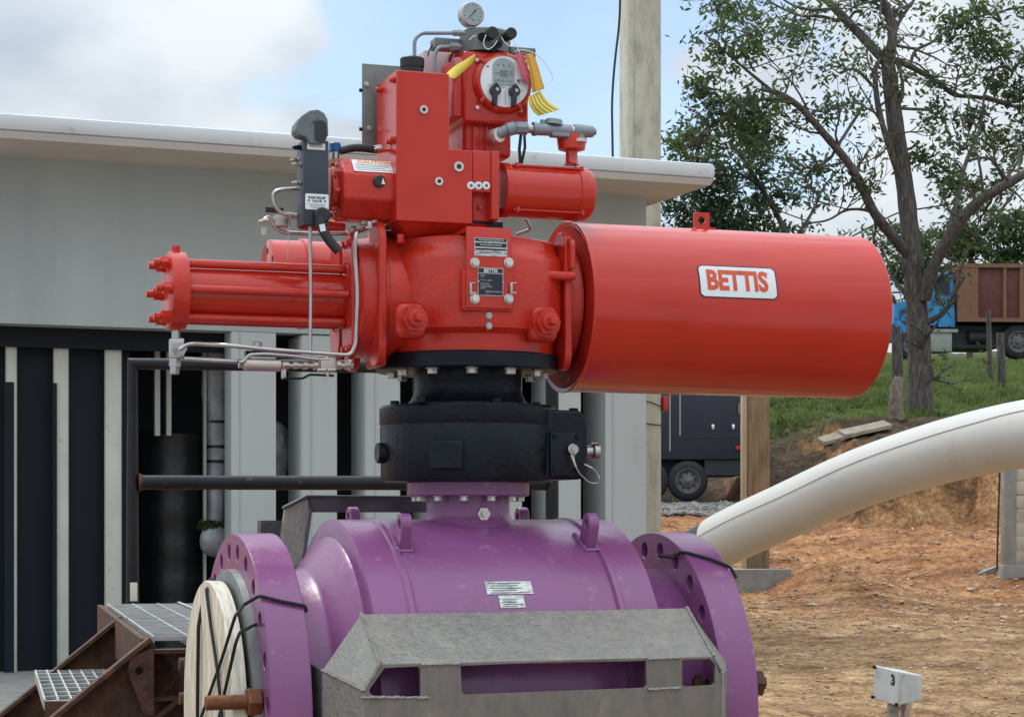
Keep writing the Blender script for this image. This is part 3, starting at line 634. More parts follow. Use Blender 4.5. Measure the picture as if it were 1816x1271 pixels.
# pads with travel stops
for px, py in ((735, 566), (971, 572)):
    p_ = q(px, py, -.275)
    v0 = -.205 if px > 900 else -.225
    pad = MB().bb((p_.x-.042, v0, p_.z-.048), (p_.x+.038, -.262, p_.z+.045), bev=.022, seg=4).build('stop_pad', M_REDM, hs)
    MB().cyl((p_.x, -.25, p_.z), (p_.x, -.268, p_.z), .038, n=32).cyl((p_.x, -.266, p_.z), (p_.x, -.288, p_.z), .033, n=6).cyl((p_.x, -.286, p_.z), (p_.x, -.306, p_.z), .0215, n=24, ch=.002).box((p_.x, -.316, p_.z), (.017, .026, .017), Matrix.Rotation(R(18), 3, 'Y'), .002).build('travel_stop', M_REDM, hs)
for py in (560, 578):
    p_ = q(866, py, -.262); MB().cyl(p_+Y_*.01, p_-Y_*.006, .0095, n=6).cyl(p_-Y_*.004, p_-Y_*.009, .006, n=14).build('bleed_plug', M_STEEL, hs)
# nameplate bracket
vb = -.283; a_ = q(827, 545, vb); b_ = q(908, 405, vb)
brk = MB(); brk.bb((a_.x, vb, a_.z), (b_.x, vb+.008, b_.z), bev=.002); brk.bb((a_.x+.002, vb+.007, b_.z-.012), (b_.x-.004, -.1, b_.z-.002), bev=.002)
brk = brk.build('nameplate_bracket', M_RED, hs)
MB().bb((a_.x-.008, vb+.009, a_.z-.008), (b_.x+.008, -.18, zht-.06), bev=.008).build('boss', M_REDM, hs)
for px in (842, 902):
    for py in (466, 530): p_ = q(px, py, vb); hexbolt(brk, (p_.x, vb, p_.z), -Y_, .0105, .009)
for px in (834, 906): p_ = q(px, 511, vb); MB().bb(p_-Vector((.004, .008, .018)), p_+Vector((.003, .002, .014)), bev=.002).cyl(p_+Vector((0, -.006, .012)), p_+Vector((.012, -.01, .013)), .0018, n=8).cyl(p_+Vector((0, -.006, -.012)), p_+Vector((.012, -.01, -.013)), .0022, n=8).build('latch_clip', M_FILT, brk)
a_ = q(841, 453, vb); b_ = q(899, 424, vb)
np_ = MB().bb((a_.x, vb-.002, a_.z), (b_.x, vb-.0002, b_.z)).build('upper_nameplate', M_LABEL, brk)
hgt = b_.z-a_.z; wd = b_.x-a_.x
for f0, f1 in ((.80, .97), (.50, .72), (.33, .42)):
    g = MB().bb((a_.x+.002, vb-.0026, a_.z+hgt*f0), (b_.x-.002, vb-.0021, a_.z+hgt*f1)).build('print_band', M_NAVY, np_)
for f_ in (.885, .76, .61, .46, .2): text('GAS HYDRAULIC ACTUATOR' if f_ == .885 else ('MODEL SERIAL TYPE SIZE' if f_ > .5 else 'MAX PRESSURE  TORQUE'), .0052, ((a_.x+b_.x)/2, vb-.0032, a_.z+hgt*f_), X_, Z_, M_WHITE if f_ > .4 else M_INK, 'print', np_, extr=.0001)
a_ = q(847, 524, vb); b_ = q(892, 476, vb)
np2 = MB().bb((a_.x, vb-.002, a_.z), (b_.x, vb-.0002, b_.z)).build('lower_nameplate', M_FILT, brk)
MB().bb((a_.x+.0018, vb-.0026, a_.z+.0018), (b_.x-.0018, vb-.0021, b_.z-.0018)).build('plate_face', M_NAVY, np2)
hgt = b_.z-a_.z; wd = b_.x-a_.x; xc = (a_.x+b_.x)/2
text('BETTIS', .0125, (xc, vb-.0032, a_.z+hgt*.89), X_, Z_, M_WHITE, 'brand_print', np2, extr=.0001, off=.0003)
MB().bb((a_.x+.002, vb-.0032, a_.z+hgt*.795), (b_.x-.002, vb-.0027, a_.z+hgt*.81)).build('print_line', M_WHITE, np2)
for i, (s_, f_) in enumerate((('VALVE', .73), ('TAG', .67), ('MODEL  G2012', .55), ('SERIAL NO.', .44), ('OPERATING', .38), ('TORQUE  PRESS', .32), ('DATE', .26), ('MANUFACTURED IN', .15), ('USA', .09))):
    text(s_, .0048, (a_.x+.006 if i < 7 else xc-.014, vb-.0032, a_.z+hgt*f_), X_, Z_, M_LABEL, 'print', np2, extr=.0001, align='LEFT')
for sx in (a_.x+.001, b_.x-.001): MB().cyl((sx, vb-.002, a_.z+hgt*.5), (sx, vb-.0045, a_.z+hgt*.5), .0028, n=12).build('rivet', M_STEEL, np2)
# ---- side plates of the housing
def lobeplate(u, th, zc, rw, hh, v0=0, name='side_plate', par=hs, holes=True, m_=M_REDM):
    ol = []
    for sy in (1, -1):
        for i in range(9):
            t_ = math.pi*i/8 if sy > 0 else math.pi+math.pi*i/8
            ol.append((rw*math.cos(t_), sy*(hh-rw)+rw*math.sin(t_)))
    g = MB(); g.plate((u, v0, zc), Y_, Z_, ol, th)
    o_ = g.build(name, m_, par); bv = o_.modifiers.new('bevel', 'BEVEL'); bv.width = .003; bv.segments = 2; bv.limit_method = 'ANGLE'; return o_
zc = 1.09
uL = -.262
MB().lathe((uL-.002, 0, zc), X_, [(0, .17), (.01, .172), (.05, .165), (.08, .16)], 64).build('left_boss', M_REDM, hs)
lobeplate(-.296, .020, zc, .055, .190, -.12); lobeplate(-.296, .020, zc, .055, .185, .14)
MB().lathe((-.334, 0, zc-.0), X_, [(0, .10), (.0005, .150), (.004, .155), (.05, .160), (.058, .168), (.072, .168), (.074, .12)], 64).build('cylinder_adapter', M_REDM, va)
lp = lobeplate(-.352, .017, zc, .052, .168, -.055, 'adapter_lobe', bpy.data.objects['cylinder_adapter']); lobeplate(-.352, .017, zc, .052, .16, .08, 'adapter_lobe', bpy.data.objects['cylinder_adapter'])
for z_ in (zc+.135, zc-.135):
    for v_ in (-.085, -.04): hexbolt(lp, (-.353, v_, z_-(.0 if z_ > zc else .005)), -X_, .009, .008, M_REDM)
MB().bb((-.275, -.10, zc-.185), (-.255, .05, zc+.18), bev=.008).build('side_flange', M_REDM, hs)
# right side
MB().lathe((.225, 0, zc), X_, [(0, .16), (.03, .172), (.045, .172), (.046, .14)], 64).build('right_boss', M_REDM, hs)
lobeplate(.208, .020, zc-.005, .045, .185, -.15, 'side_plate')
lug(.222, -.19, zc+.075, 1, 0, 'lifting_lug', M_REDM, hs, th=.014, w_=.055, h=.085, rh=.016)
MB().bb((.14, -.222, zc+.045), (.232, -.12, zc+.068), bev=.009, seg=3).build('lug_ledge', M_REDM, hs)
hexbolt(hs, (.175, -.19, zc+.066), Z_, .011, .02, M_REDM)
# ---- big spring cylinder
rt = .2325; zt0 = 1.0865; u0 = .276; u1 = 1.172
mb = MB(); mb.lathe((0, 0, zt0), X_, [(u0+.004, 0), (u0+.004, .222), (u0+.001, rt-.003), (u0, rt+.001), (u0+.003, rt+.003), (u0+.007, rt+.001), (u0+.01, rt), (u1-.014, rt), (u1-.010, rt+.0015), (u1-.004, rt), (u1-.001, rt-.004), (u1, rt-.02), (u1, 0)], 160)
tank = mb.build('spring_cylinder', M_RED, va, sharp=30, label='big bright red horizontal cylinder with a white brand sticker')
MB().cyl((u0+.0015, 0, zt0), (u0+.006, 0, zt0), .2215, n=96).build('end_disc', M_REDR, tank)
p_ = q(1243, 400, 0); lu = p_.x
g = MB(); g.plate((lu-.024, .0, zt0+rt-.004), X_, Z_, [(0, 0), (.048, 0), (.048, .052), (.004, .052), (0, .048)], .006, [circ(.0115, 16, .024, .031)]); g.bb((lu-.03, -.035, zt0+rt-.003), (lu+.03, .008, zt0+rt+.003)); g.build('lifting_lug', M_RED, tank)
for zz_, vv in ((.17, -.06), (-.20, -.04)): MB().cyl((u0-.001, vv, zt0+zz_), (u0+.01, vv, zt0+zz_), .004, n=10).build('vent_hole', M_REDM, tank)
sa = shellhit(1243, 525, rt, zt0); sb = shellhit(1371, 476, rt, zt0)
def wl(pts_, m_, name, r_, par):
    """rounded sticker wrapped on the big cylinder"""
    ucx, zcx, W_, H_, rc = pts_; g = MB(); a0 = math.asin((zcx-zt0)/rt); nx, ny = 16, 14; V = []
    ol = rrect(W_, H_, rc, 4); 
    rows_ = []
    for j in range(ny+1):
        y_ = -H_/2+H_*j/ny; e = 0
        if abs(y_) > H_/2-rc: dy = abs(y_)-(H_/2-rc); e = rc-math.sqrt(max(0, rc*rc-dy*dy))
        rows_.append([g.bm.verts.new((ucx+x_, -r_*math.cos(a0+y_/rt), zt0+r_*math.sin(a0+y_/rt))) for x_ in (-W_/2+e, 0, W_/2-e)])
    for A_, B_ in zip(rows_, rows_[1:]):
        for k in range(2): g.bm.faces.new((A_[k], A_[k+1], B_[k+1], B_[k]))
    return g.build(name, m_, par)
uc_ = (sa.x+sb.x)/2; zc_ = (sa.z+sb.z)/2; W_ = sb.x-sa.x+.006; H_ = (math.asin((sb.z-zt0)/rt)-math.asin((sa.z-zt0)/rt))*rt+.004
stk = wl((uc_, zc_, W_, H_, .012), M_INK, 'brand_sticker', rt+.0012, tank)
wl((uc_, zc_, W_-.007, H_-.007, .010), M_WHITE, 'sticker_face', rt+.0018, stk)
a0_ = math.asin((zc_-zt0)/rt)
wr = lambda x, y_: Vector((uc_-.003+x, -(rt+.0026)*math.cos(a0_+y_/rt), zt0+(rt+.0026)*math.sin(a0_+y_/rt)))
text('BETTIS', .077, (0, 0, 0), X_, Z_, M_REDINK, 'brand_print', stk, wrap=wr, off=.0032, sx=.80)
text('TM', .009, (0, 0, 0), X_, Z_, M_REDINK, 'trademark_print', stk, wrap=lambda x, y_: wr(x+.091, y_+.026))
# ---- hydraulic cylinder at the other side
zc1 = 1.091
mb = MB(); mb.lathe((0, 0, zc1), X_, [(-.77, .06), (-.769, .0665), (-.35, .0665)], 64); hc = mb.build('hydraulic_cylinder', M_RED, va)
mb = MB(); mb.lathe((0, 0, zc1), X_, [(-.815, .0), (-.815, .098), (-.813, .101), (-.772, .1015), (-.77, .099), (-.77, .05)], 72); cap = mb.build('end_cap', M_REDM, hc)
hexbolt(cap, (-.793, 0, zc1+.1), Z_, .0125, .016, M_REDM, name='plug')
first = None; firstn = None
for i in range(6):
    a_ = R(60*i+0); dy, dz = .080*math.cos(a_), .080*math.sin(a_)
    if first is None:
        first = MB().cyl((-.771, 0, 0), (-.355, 0, 0), .0115, n=20).build('tie_rod', M_RED, hc)
        firstn = MB().cyl((-.815, 0, 0), (-.819, 0, 0), .0165, n=20).cyl((-.819, 0, 0), (-.838, 0, 0), .0165, n=6).cyl((-.838, 0, 0), (-.856, 0, 0), .0095, n=14, ch=.001).build('nut', M_REDM, cap)
        first.location = (0, dy, zc1+dz); firstn.location = (0, dy, zc1+dz)
    else: copy(first, hc, (0, dy, zc1+dz)); copy(firstn, cap, (0, dy, zc1+dz))
MB().bb((-.353, -.085, zc1-.085), (-.345, .085, zc1+.085), bev=.01).build('head_plate', M_REDM, hc)
# ---- rear cylinder
zr = 1.165; vr = .36; ru = q(474, 440, vr).x
mb = MB(); mb.lathe((0, vr, zr), X_, [(ru, 0), (ru, .116), (ru+.003, .120), (ru+.09, .121), (ru+.092, .127), (ru+.108, .127), (ru+.11, .121), (.36, .121), (.363, .114), (.363, 0)], 96)
rc_ = mb.build('rear_cylinder', M_RED, va, label='second red cylinder lying behind the housing')
for dy, dz in ((-.07, .06), (-.095, .0), (.0, .09)): MB().cyl((ru-.0015, vr+dy, zr+dz), (ru+.01, vr+dy, zr+dz), .009, n=14).build('plug_hole', M_BLK, rc_)
# ================= control module above
vf = -.20
def qb(x0, y0, x1, y1, v0, v1, name, m_=M_RED, par=va, bev=.004, label=None):
    """box whose front face (plane v0) covers the photo rectangle, v1 = its back"""
    a_ = q(x0, y1, v0); b_ = q(x1, y0, v0); return MB().bb((a_.x, v0, a_.z), (b_.x, v1, b_.z), bev=bev, seg=3).build(name, m_, par, label=label)
cq = [q(x, y_, vf) for x, y_ in ((703, 391), (838, 391), (838, 267), (797, 267), (797, 131), (703, 131))]
cbk = MB().plate((0, -.005, 0), X_, Z_, [(cq[0].x, cq[0].z), (cq[2].x, cq[0].z), (cq[2].x, cq[2].z), (cq[4].x, cq[2].z), (cq[4].x, cq[4].z), (cq[0].x, cq[4].z)], -vf-.005).build('control_block', M_RED, va, label='tall bright red machined control block')
bv = cbk.modifiers.new('bevel', 'BEVEL'); bv.width = .003; bv.segments = 3; bv.limit_method = 'ANGLE'
tb = cbk
qb(838, 268, 872, 340, vf+.004, .0, 'step_block', M_RED, cbk, .003); qb(838, 338, 872, 392, vf+.035, .0, 'step_recess', M_REDM, cbk, .003)
qb(872, 268, 886, 389, vf-.002, -.02, 'motor_flange', M_RED, cbk, .003)
a_ = q(700, 392, vf); b_ = q(886, 385, vf)
mb = MB(); mb.solid([(a_.x+.01, vf+.01, a_.z+.004), (b_.x-.03, vf+.01, a_.z+.004), (b_.x-.03, .05, a_.z+.004), (a_.x+.01, .05, a_.z+.004)], [(a_.x+.08, vf+.09, a_.z-.05), (b_.x-.08, vf+.09, a_.z-.05), (b_.x-.08, .04, a_.z-.05), (a_.x+.08, .04, a_.z-.05)]); mb.build('taper_base', M_REDM, cbk)
qb(818, 394, 892, 404, -.16, .0, 'seat_plate', M_BLK, cbk, .001)
for px, py, r_, hl in ((751, 195, .0105, .004), (813, 296, .013, .005), (778, 322, .0105, .004)):
    c_ = q(px, py, vf); pp = MB().lathe(c_-Y_*.0055, Y_, [(0, r_*.55), (.0, r_), (.006, r_*1.05)], 24, cap=False).cyl(c_-Y_*.0045, c_-Y_*.0005, r_).build('port_plug', M_ZINC, cbk)
    MB().cyl(c_-Y_*.0062, c_-Y_*.003, r_*.52, n=6).build('socket', M_INK, pp)
for px in (834, 847.5, 861):
    c_ = q(px, 330, vf+.004); pp = MB().cyl(c_, c_-Y_*.008, .0105, n=24, ch=.0015).build('indicator_plug', M_WHITE, cbk); MB().cyl(c_-Y_*.007, c_-Y_*.009, .0045, n=6).build('socket', M_MANI, pp)
hexbolt(cbk, q(851, 368, vf+.035), -Y_, .007, .008, M_REDM)
for px, py, v in ((697, 142, -.18), (676, 160, -.05), (694, 247, -.18), (699, 252, -.15)): hexbolt(tb, q(px+6, py, vf+.03) if False else Vector((q(703, 200, vf).x, v, q(px, py, v).z)), -X_, .0075, .012, M_REDM)
for py, v in ((146, -.17), (250, -.17)): hexbolt(tb, Vector((q(797, 200, vf).x, v, q(797, py, v).z)), X_, .0045, .006, M_REDM)
# black filler cap, grey back panel
c_ = q(731, 131, -.11); MB().lathe((c_.x, -.11, c_.z-.012), Z_, [(0, .030), (.026, .030), (.028, .032), (.05, .032), (.053, .029), (.053, 0)], 40).build('filler_cap', M_BLK2, cbk)
gp = qb(643, 118, 712, 268, .02, .028, 'back_panel', M_MANI, cbk, .0005)
for px, py in ((655, 228), (650, 150)): hexbolt(gp, q(px, py, .02), -Y_, .006, .005, M_FILT)
for py in (160, 229): MB().cyl(Vector((q(643, py, .02).x-.008, .024, q(643, py, .02).z)), Vector((q(643, py, .02).x, .024, q(643, py, .02).z)), .005, n=10).build('edge_stud', M_BLK, gp)
# left pump module (octagonal)
uL0, uL1 = q(598, 330, -.1).x, q(703, 330, -.1).x; cz = q(640, 329, -.19).z; ap = .085
mb = MB(); mb.lathe((0, -.10, cz), X_, [(uL0-.010, 0), (uL0-.010, .06), (uL0+.0, .084), (uL1, .086)], 8)
for f in mb.bm.verts: pass
rotm = Matrix.Translation((0, -.10, cz)) @ Matrix.Rotation(R(22.5), 4, 'X') @ Matrix.Translation((0, .10, -cz)); bmesh.ops.transform(mb.bm, matrix=rotm, verts=mb.bm.verts)
bmesh.ops.scale(mb.bm, vec=(1, 1, 1), verts=mb.bm.verts)
pm = mb.build('pump_module', M_REDM, va, sharp=20); bv = pm.modifiers.new('bevel', 'BEVEL'); bv.width = .006; bv.segments = 3; bv.limit_method = 'ANGLE'; bv.angle_limit = R(20)
MB().lathe((0, -.10, cz), X_, [(uL0-.026, 0), (uL0-.026, .052), (uL0-.024, .055), (uL0-.006, .055)], 40).build('end_boss', M_REDM, pm)
for i in range(8):
    a_ = R(45*i+10); hexbolt(pm, (uL0-.010, -.10+.066*math.cos(a_), cz+.066*math.sin(a_)), -X_, .006, .010, M_REDM)
apm = .0855*math.cos(R(22.5))
e45 = Vector((0, -math.sin(R(45)), math.cos(R(45)))); n45 = e45; up45 = Vector((0, math.sin(R(45)), math.cos(R(45))))
fc = Vector(((uL0+uL1)/2+.008, -.10, cz))+n45*(apm+.0008)
cl = MB(); W1, H1 = .122, .050; cl.plate(fc-X_*W1/2-up45*H1/2, X_, up45, rrect(W1, H1, .004, cx=W1/2, cy=H1/2), -.0 if False else .0008); cl = cl.build('caution_label', M_WHITE, pm)
text('CAUTION', .0165, fc+n45*.0012+up45*.0165, X_, up45, M_ORA, 'caution_print', cl, extr=.0002, off=.0006, sx=1.25)
for k in range(4): 
    o2 = fc+n45*.0011+up45*(.004-.0075*k); MB().plate(o2-X_*.054, X_, up45, [(0, 0), (.10-.012*(k % 3), 0), (.10-.012*(k % 3), .0014), (0, .0014)], .0003).build('print_line', M_MANI, cl)
c_ = q(672, 322, -.10-apm); MB().cyl(c_+Y_*.002, c_-Y_*.010, .0155, n=32, ch=.002).build('selector_knob', M_INK, pm)
MB().plate(c_-Y_*.0105+Vector((.004, 0, -.008)), X_, Z_, [(0, 0), (.010, 0), (.004, .016)], .0004).build('knob_pointer', M_WHITE, bpy.data.objects['selector_knob'])
c_ = q(594, 262, -.10); MB().cyl(c_-Z_*.012, c_+Z_*.012, .015, n=24, ch=.002).build('blue_cap', M_BLUE, pm); MB().cyl(c_-Z_*.03, c_-Z_*.012, .012).build('cap_base', M_STEEL, pm)
MB().tube([q(603, 268, -.10), q(625, 262, -.10), q(648, 263, -.10), q(668, 266, -.10)], .0105, 14, fil=.03).build('corrugated_hose', M_BLK2, pm)
MB().cyl(q(662, 266, -.10), q(676, 264, -.10), .012, n=6).build('hose_nut', M_STEEL, pm)
MB().tube([q(673, 266, -.13), q(690, 268, -.13), q(699, 258, -.13)], .0035, 8, fil=.01).build('vent_tube', M_REDM, pm)
# black relief valve column with hooded handle
vc_ = -.19; a_ = q(538, 398, vc_); b_ = q(583, 250, vc_)
rv = MB().bb((a_.x, vc_, a_.z), (b_.x, vc_+.075, b_.z), bev=.003).build('relief_valve_block', M_COLM, va, label='dark grey relief valve block with white labels')
hdc = q(558, 224, vc_); ux = a_.x; 
g = MB(); ol = [(-.034, -.040), (-.030, -.042), (-.004, -.024), (.002, -.026), (.006, -.036)] ; 
prof2 = [(-.052, -.012), (-.050, .006), (-.036, .026), (-.016, .040), (.006, .044), (.022, .036), (.031, .020), (.033, -.020), (.030, -.024), (.022, -.020), (.018, -.044), (-.016, -.044), (-.024, -.028), (-.044, -.024)]
pc_ = q(556, 228, vc_+.01)
g.plate(pc_+Y_*.03, X_, Z_, prof2, .056); hd = g.build('handle_hood', M_HOOD, rv); bv = hd.modifiers.new('bevel', 'BEVEL'); bv.width = .009; bv.segments = 4; bv.limit_method = 'ANGLE'
hf = pc_-Y_*.0265
MB().plate(hf+Vector((.0, 0, 0)), X_, Z_, rrect(.031, .056, .0145, cx=.012, cy=-.012), .0015).build('hood_opening', M_INK, hd)
MB().plate(Vector(((a_.x+b_.x)/2, vc_-.0008, q(560, 260, vc_).z)), X_, Z_, rrect(.047, .017, .002), .0006).build('blank_label', M_WHITE, rv)
text('OPEN  CLOSE', .0055, ((a_.x+b_.x)/2, vc_-.0018, q(560, 260, vc_).z), X_, Z_, M_INK, 'print', bpy.data.objects['blank_label'], extr=.0001)
lz = q(560, 358, vc_).z; lbx = (a_.x+b_.x)/2+.002
rl = MB().plate(Vector((lbx, vc_-.0008, lz)), X_, Z_, rrect(.061, .040, .004), .0006).build('relief_label', M_WHITE, rv)
text('RAM RELIEF', .0088, (lbx, vc_-.0018, lz+.010), X_, Z_, M_INK, 'print', rl, extr=.0001, off=.0003); text('VALVE', .0088, (lbx, vc_-.0018, lz+.0015), X_, Z_, M_INK, 'print', rl, extr=.0001, off=.0003)
for dx in (-.021, .021): MB().plate((lbx+dx, vc_-.0014, lz+.0015), X_, Z_, [(-.003, .003), (0, -.0035), (.003, .003)], .0003).build('arrow_print', M_INK, rl)
for k in range(3): MB().plate((lbx, vc_-.0014, lz-.007-.0042*k), X_, Z_, [(-.022+.003*k, 0), (.022-.003*k, 0), (.022-.003*k, .0012), (-.022+.003*k, .0012)], .0003).build('print_line', M_MANI, rl)
c_ = q(568, 384, vc_); MB().cyl(c_+Y_*.005, c_-Y_*.03, .020, n=32, ch=.004).build('lever_hub', M_BLK2, rv)
g = MB(); pts = [q(566, 386, vc_-.024), q(571, 405, vc_-.03), q(582, 425, vc_-.035), q(601, 446, vc_-.04)]; pts = fillet(pts, .05)
g.tube(pts, .0125, 14); lv = g.build('lever', M_BLK2, rv)
c_ = q(572, 404, vc_-.043); MB().box(c_, (.014, .002, .018), Matrix.Rotation(R(-12), 3, 'Y')).build('lever_tag', M_WHITE, lv)
for py in (292, 325, 282, 262): z_ = q(530, py, vc_+.03).z; hexbolt(rv, (a_.x, vc_+.03 if py != 282 else vc_+.055, z_), -X_, .006, .014, M_STEEL if py > 262 else M_BLK, stud=.006)
# ---- display unit
vd = -.10
du = qb(822, 98, 938, 216, vd, .16, 'display_unit', M_RED, va, .010, label='red cast display enclosure with round grey dial')
qb(822, 214, 908, 276, vd+.03, .13, 'lower_housing', M_REDM, du, .014); qb(838, 224, 850, 268, vd+.022, .05, 'rib', M_REDM, du, .003); qb(861, 224, 866, 268, vd+.022, .05, 'rib', M_REDM, du, .002)
dc = q(890, 148, vd)
MB().lathe(dc-Y_*.024, Y_, [(0, .068), (.001, .071), (.006, .078), (.018, .082), (.026, .085)], 64, cap=False).build('bezel', M_RED, du)
dial = MB().cyl(dc-Y_*.0225, dc-Y_*.010, .0685, n=64).build('dial_face', M_WHITE, du)
for ang in (55, 140, 220, 305):
    t_ = R(ang); MB().box(dc+Vector((.079*math.cos(t_), -.018, .079*math.sin(t_))), (.018, .014, .010), Matrix.Rotation(-t_, 3, 'Y'), .002).build('bezel_notch', M_RED, du)
yo = vd-.0232
g = MB(); ol = [(-.031, -.030), (-.026, -.035), (.026, -.035), (.031, -.030)]+[(.031*math.cos(math.pi*i/14), .012+.026*math.sin(math.pi*i/14)) for i in range(15)]
g.plate((dc.x-.003, yo, dc.z+.024), X_, Z_, ol, .0006); win = g.build('display_window', M_GLASS, dial)
g = MB().plate((dc.x-.0025, yo-.0008, dc.z+.021), X_, Z_, rrect(.022, .018, .001), .0004).build('lcd_screen', M_LCD, win)
for i, x_ in enumerate((-.019, -.003, .013)): MB().cyl((dc.x+x_, yo-.0004, dc.z+.042), (dc.x+x_, yo-.0012, dc.z+.042), .002, n=10).build('indicator_lamp', M_INK, win)
for i in range(7): MB().bb((dc.x-.027+.007*i, yo-.0012, dc.z-.0005), (dc.x-.023+.007*i, yo-.0008, dc.z+.005*(.6+.4*(i % 2)))).build('symbol_print', M_MANI, win)
for s_, x_, z_ in (('OPEN', .017, .026), ('STOP', .018, .019), ('LOCAL', -.021, .021)): text(s_, .0045, (dc.x+x_, yo-.0012, dc.z+z_), X_, Z_, M_INK, 'print', win, extr=.0001)
text('BETTIS', .0105, (dc.x+.048, yo-.0004, dc.z+.004), X_, Z_, M_INK, 'brand_print', dial, extr=.0001, off=.0002, sx=.9)
MB().bb((dc.x+.033, yo-.0004, dc.z-.0035), (dc.x+.062, yo, dc.z-.0025)).build('print_line', M_REDINK, dial)
MB().cyl((dc.x-.047, yo+.001, dc.z+.037), (dc.x-.047, yo-.0003, dc.z+.037), .0026, n=12).build('sensor_dot', M_INK, dial)
for s_, x_, z_ in (('REMOTE', -.035, -.012), ('OPEN', -.004, -.016), ('CLOSE', .012, -.018), ('LOCAL', .045, -.022)): text(s_, .0045, (dc.x+x_, yo-.0004, dc.z+z_), X_, Z_, M_MANI, 'print', dial, extr=.0001)
MB().bb((dc.x+.001, yo-.0003, dc.z-.062), (dc.x+.0022, yo, dc.z-.024)).build('print_line', M_MANI, dial)
for px, py in ((876, 162), (910, 164)):
    kc = q(px, py, vd-.022); k_ = MB().cyl(kc, kc-Y_*.020, .0145, n=28, ch=.002).box(kc+Vector((-.002, -.012, -.022)), (.012, .018, .036), Matrix.Rotation(R(4), 3, 'Y'), .002).box(kc+Vector((.0, -.016, .012)), (.012, .010, .012), Matrix.Rotation(R(45), 3, 'Y'), .001).build('selector_knob', M_INK, du)
    MB().cyl(kc+Vector((.002, -.020, .001)), kc+Vector((.002, -.0235, .001)), .0048, n=16).build('knob_screw', M_STEEL, k_)
for px, py in ((845, 108), (845, 192), (922, 197), (931, 112)): p_ = q(px, py, vd); MB().cyl(p_, p_-Y_*.010, .0055, n=16, ch=.001).build('screw', M_ZINC, du)
# pale enclosures behind
qb(803, 126, 822, 206, vd+.015, .14, 'side_cover', M_RED, du, .003)
qb(752, 92, 800, 150, .10, .22, 'rear_enclosure', M_PALE, va, .004); qb(806, 90, 822, 130, .04, .10, 'rear_bracket', M_RED, va, .002)
# manifold on top, gauge
mb = MB(); c_ = q(862, 78, vd+.06); mz = q(862, 94, vd+.06).z; mt = q(862, 57, vd+.06).z
mb.lathe((c_.x, vd+.07, 0), Z_, [(mz-.004, .069), (mt-.004, .069), (mt, .065), (mt, 0)], 56); mani = mb.build('manifold', M_MANI, du)
qb(905, 86, 950, 96, vd+.03, .08, 'manifold_arm', M_MANI, du, .002); qb(945, 90, 950, 104, vd+.03, vd+.04, 'arm_tab', M_MANI, du, .001)
qb(772, 70, 822, 84, vd+.07, vd+.12, 'manifold_block', M_MANI, du, .002)
gc = q(835, 27, vd+.04)
pg = MB().cyl(gc+Y_*.015, gc-Y_*.017, .0335, n=56, ch=.003).cyl(gc-Z_*.03, Vector((gc.x, gc.y, mt-.01)), .006, n=12).build('pressure_gauge', M_STEEL, du)
gf = MB().cyl(gc-Y_*.015, gc-Y_*.0178, .0285, n=48).build('gauge_face', M_GLASS, pg)
for i in range(11):
    t_ = R(225-27*i); e1 = Vector((math.cos(t_), 0, math.sin(t_))); MB().tube([gc-Y_*.0182+e1*.0215, gc-Y_*.0182+e1*.0258], .0005, 4).build('tick', M_INK, gf)
t_ = R(50); e1 = Vector((math.cos(t_), 0, math.sin(t_))); MB().tube([gc-Y_*.019-e1*.018, gc-Y_*.019+e1*.014], .0009, 5, rad=[.0006, .0018]).build('needle', M_INK, gf)
text('bar', .006, gc+Vector((0, -.0186, -.017)), X_, Z_, M_INK, 'print', gf, extr=.0001)
for px, py, r_ in ((867, 62, .0165), (900, 63, .0155)):
    p_ = q(px, py+1, vd-.005); p_.y = vd+.01
    MB().cyl(p_, p_-Y_*.03, r_*.8, n=28).cyl(p_-Y_*.028, p_-Y_*.05, r_, n=28, ch=.002).build('protective_cap', M_BLK2, mani)
MB().cyl(q(855, 66, vd), q(855, 66, vd-.02), .012, n=24).cyl(q(884, 79, vd), q(884, 79, vd-.02), .010, n=24).build('port_body', M_BLK, mani)
MB().cyl(q(876, 85, vd), q(876, 85, vd-.015), .009, n=20).build('small_port', M_BLK, mani)
MB().tube([q(833, 72, vd-.01), q(838, 66, vd-.015), q(844, 64, vd-.015)], .0025, 8).build('bleed_screw', M_STEEL, mani)
for pts in ([(862, 62), (856, 78), (864, 90), (876, 82), (882, 72)], [(889, 66), (896, 78), (908, 84), (913, 78)], [(911, 72), (918, 86), (921, 94)]):
    MB().tube([q(x, y_, vd-.045) for x, y_ in pts], .0012, 5, fil=.02).build('tie_wire', M_WHITE, mani)
for pts, v, m_, r_ in (([(735, 104), (735, 70), (747, 59), (824, 59)], vd+.02, M_ALU, .0052), ([(770, 132), (771, 96), (778, 84), (818, 83)], vd+.03, M_ALU, .0052)):
    MB().tube([q(x, y_, v) for x, y_ in pts], r_, 12, fil=.03).build('tube', m_, du)
MB().cyl(q(804, 59, vd+.02), q(818, 59, vd+.02), .0085, n=6).cyl(q(798, 83, vd+.03), q(814, 83, vd+.03), .011, n=6).build('tube_fitting', M_ALU, du)
MB().tube([q(772, 72, .0), q(765, 83, .0), q(760, 92, .0), q(759, 100, 0)], .002, 6).build('thin_wire', M_BLK2, du)
MB().tube([q(806, 90, vd), q(800, 100, vd), q(797, 110, vd)], .004, 8).build('small_fitting', M_BLK, du)
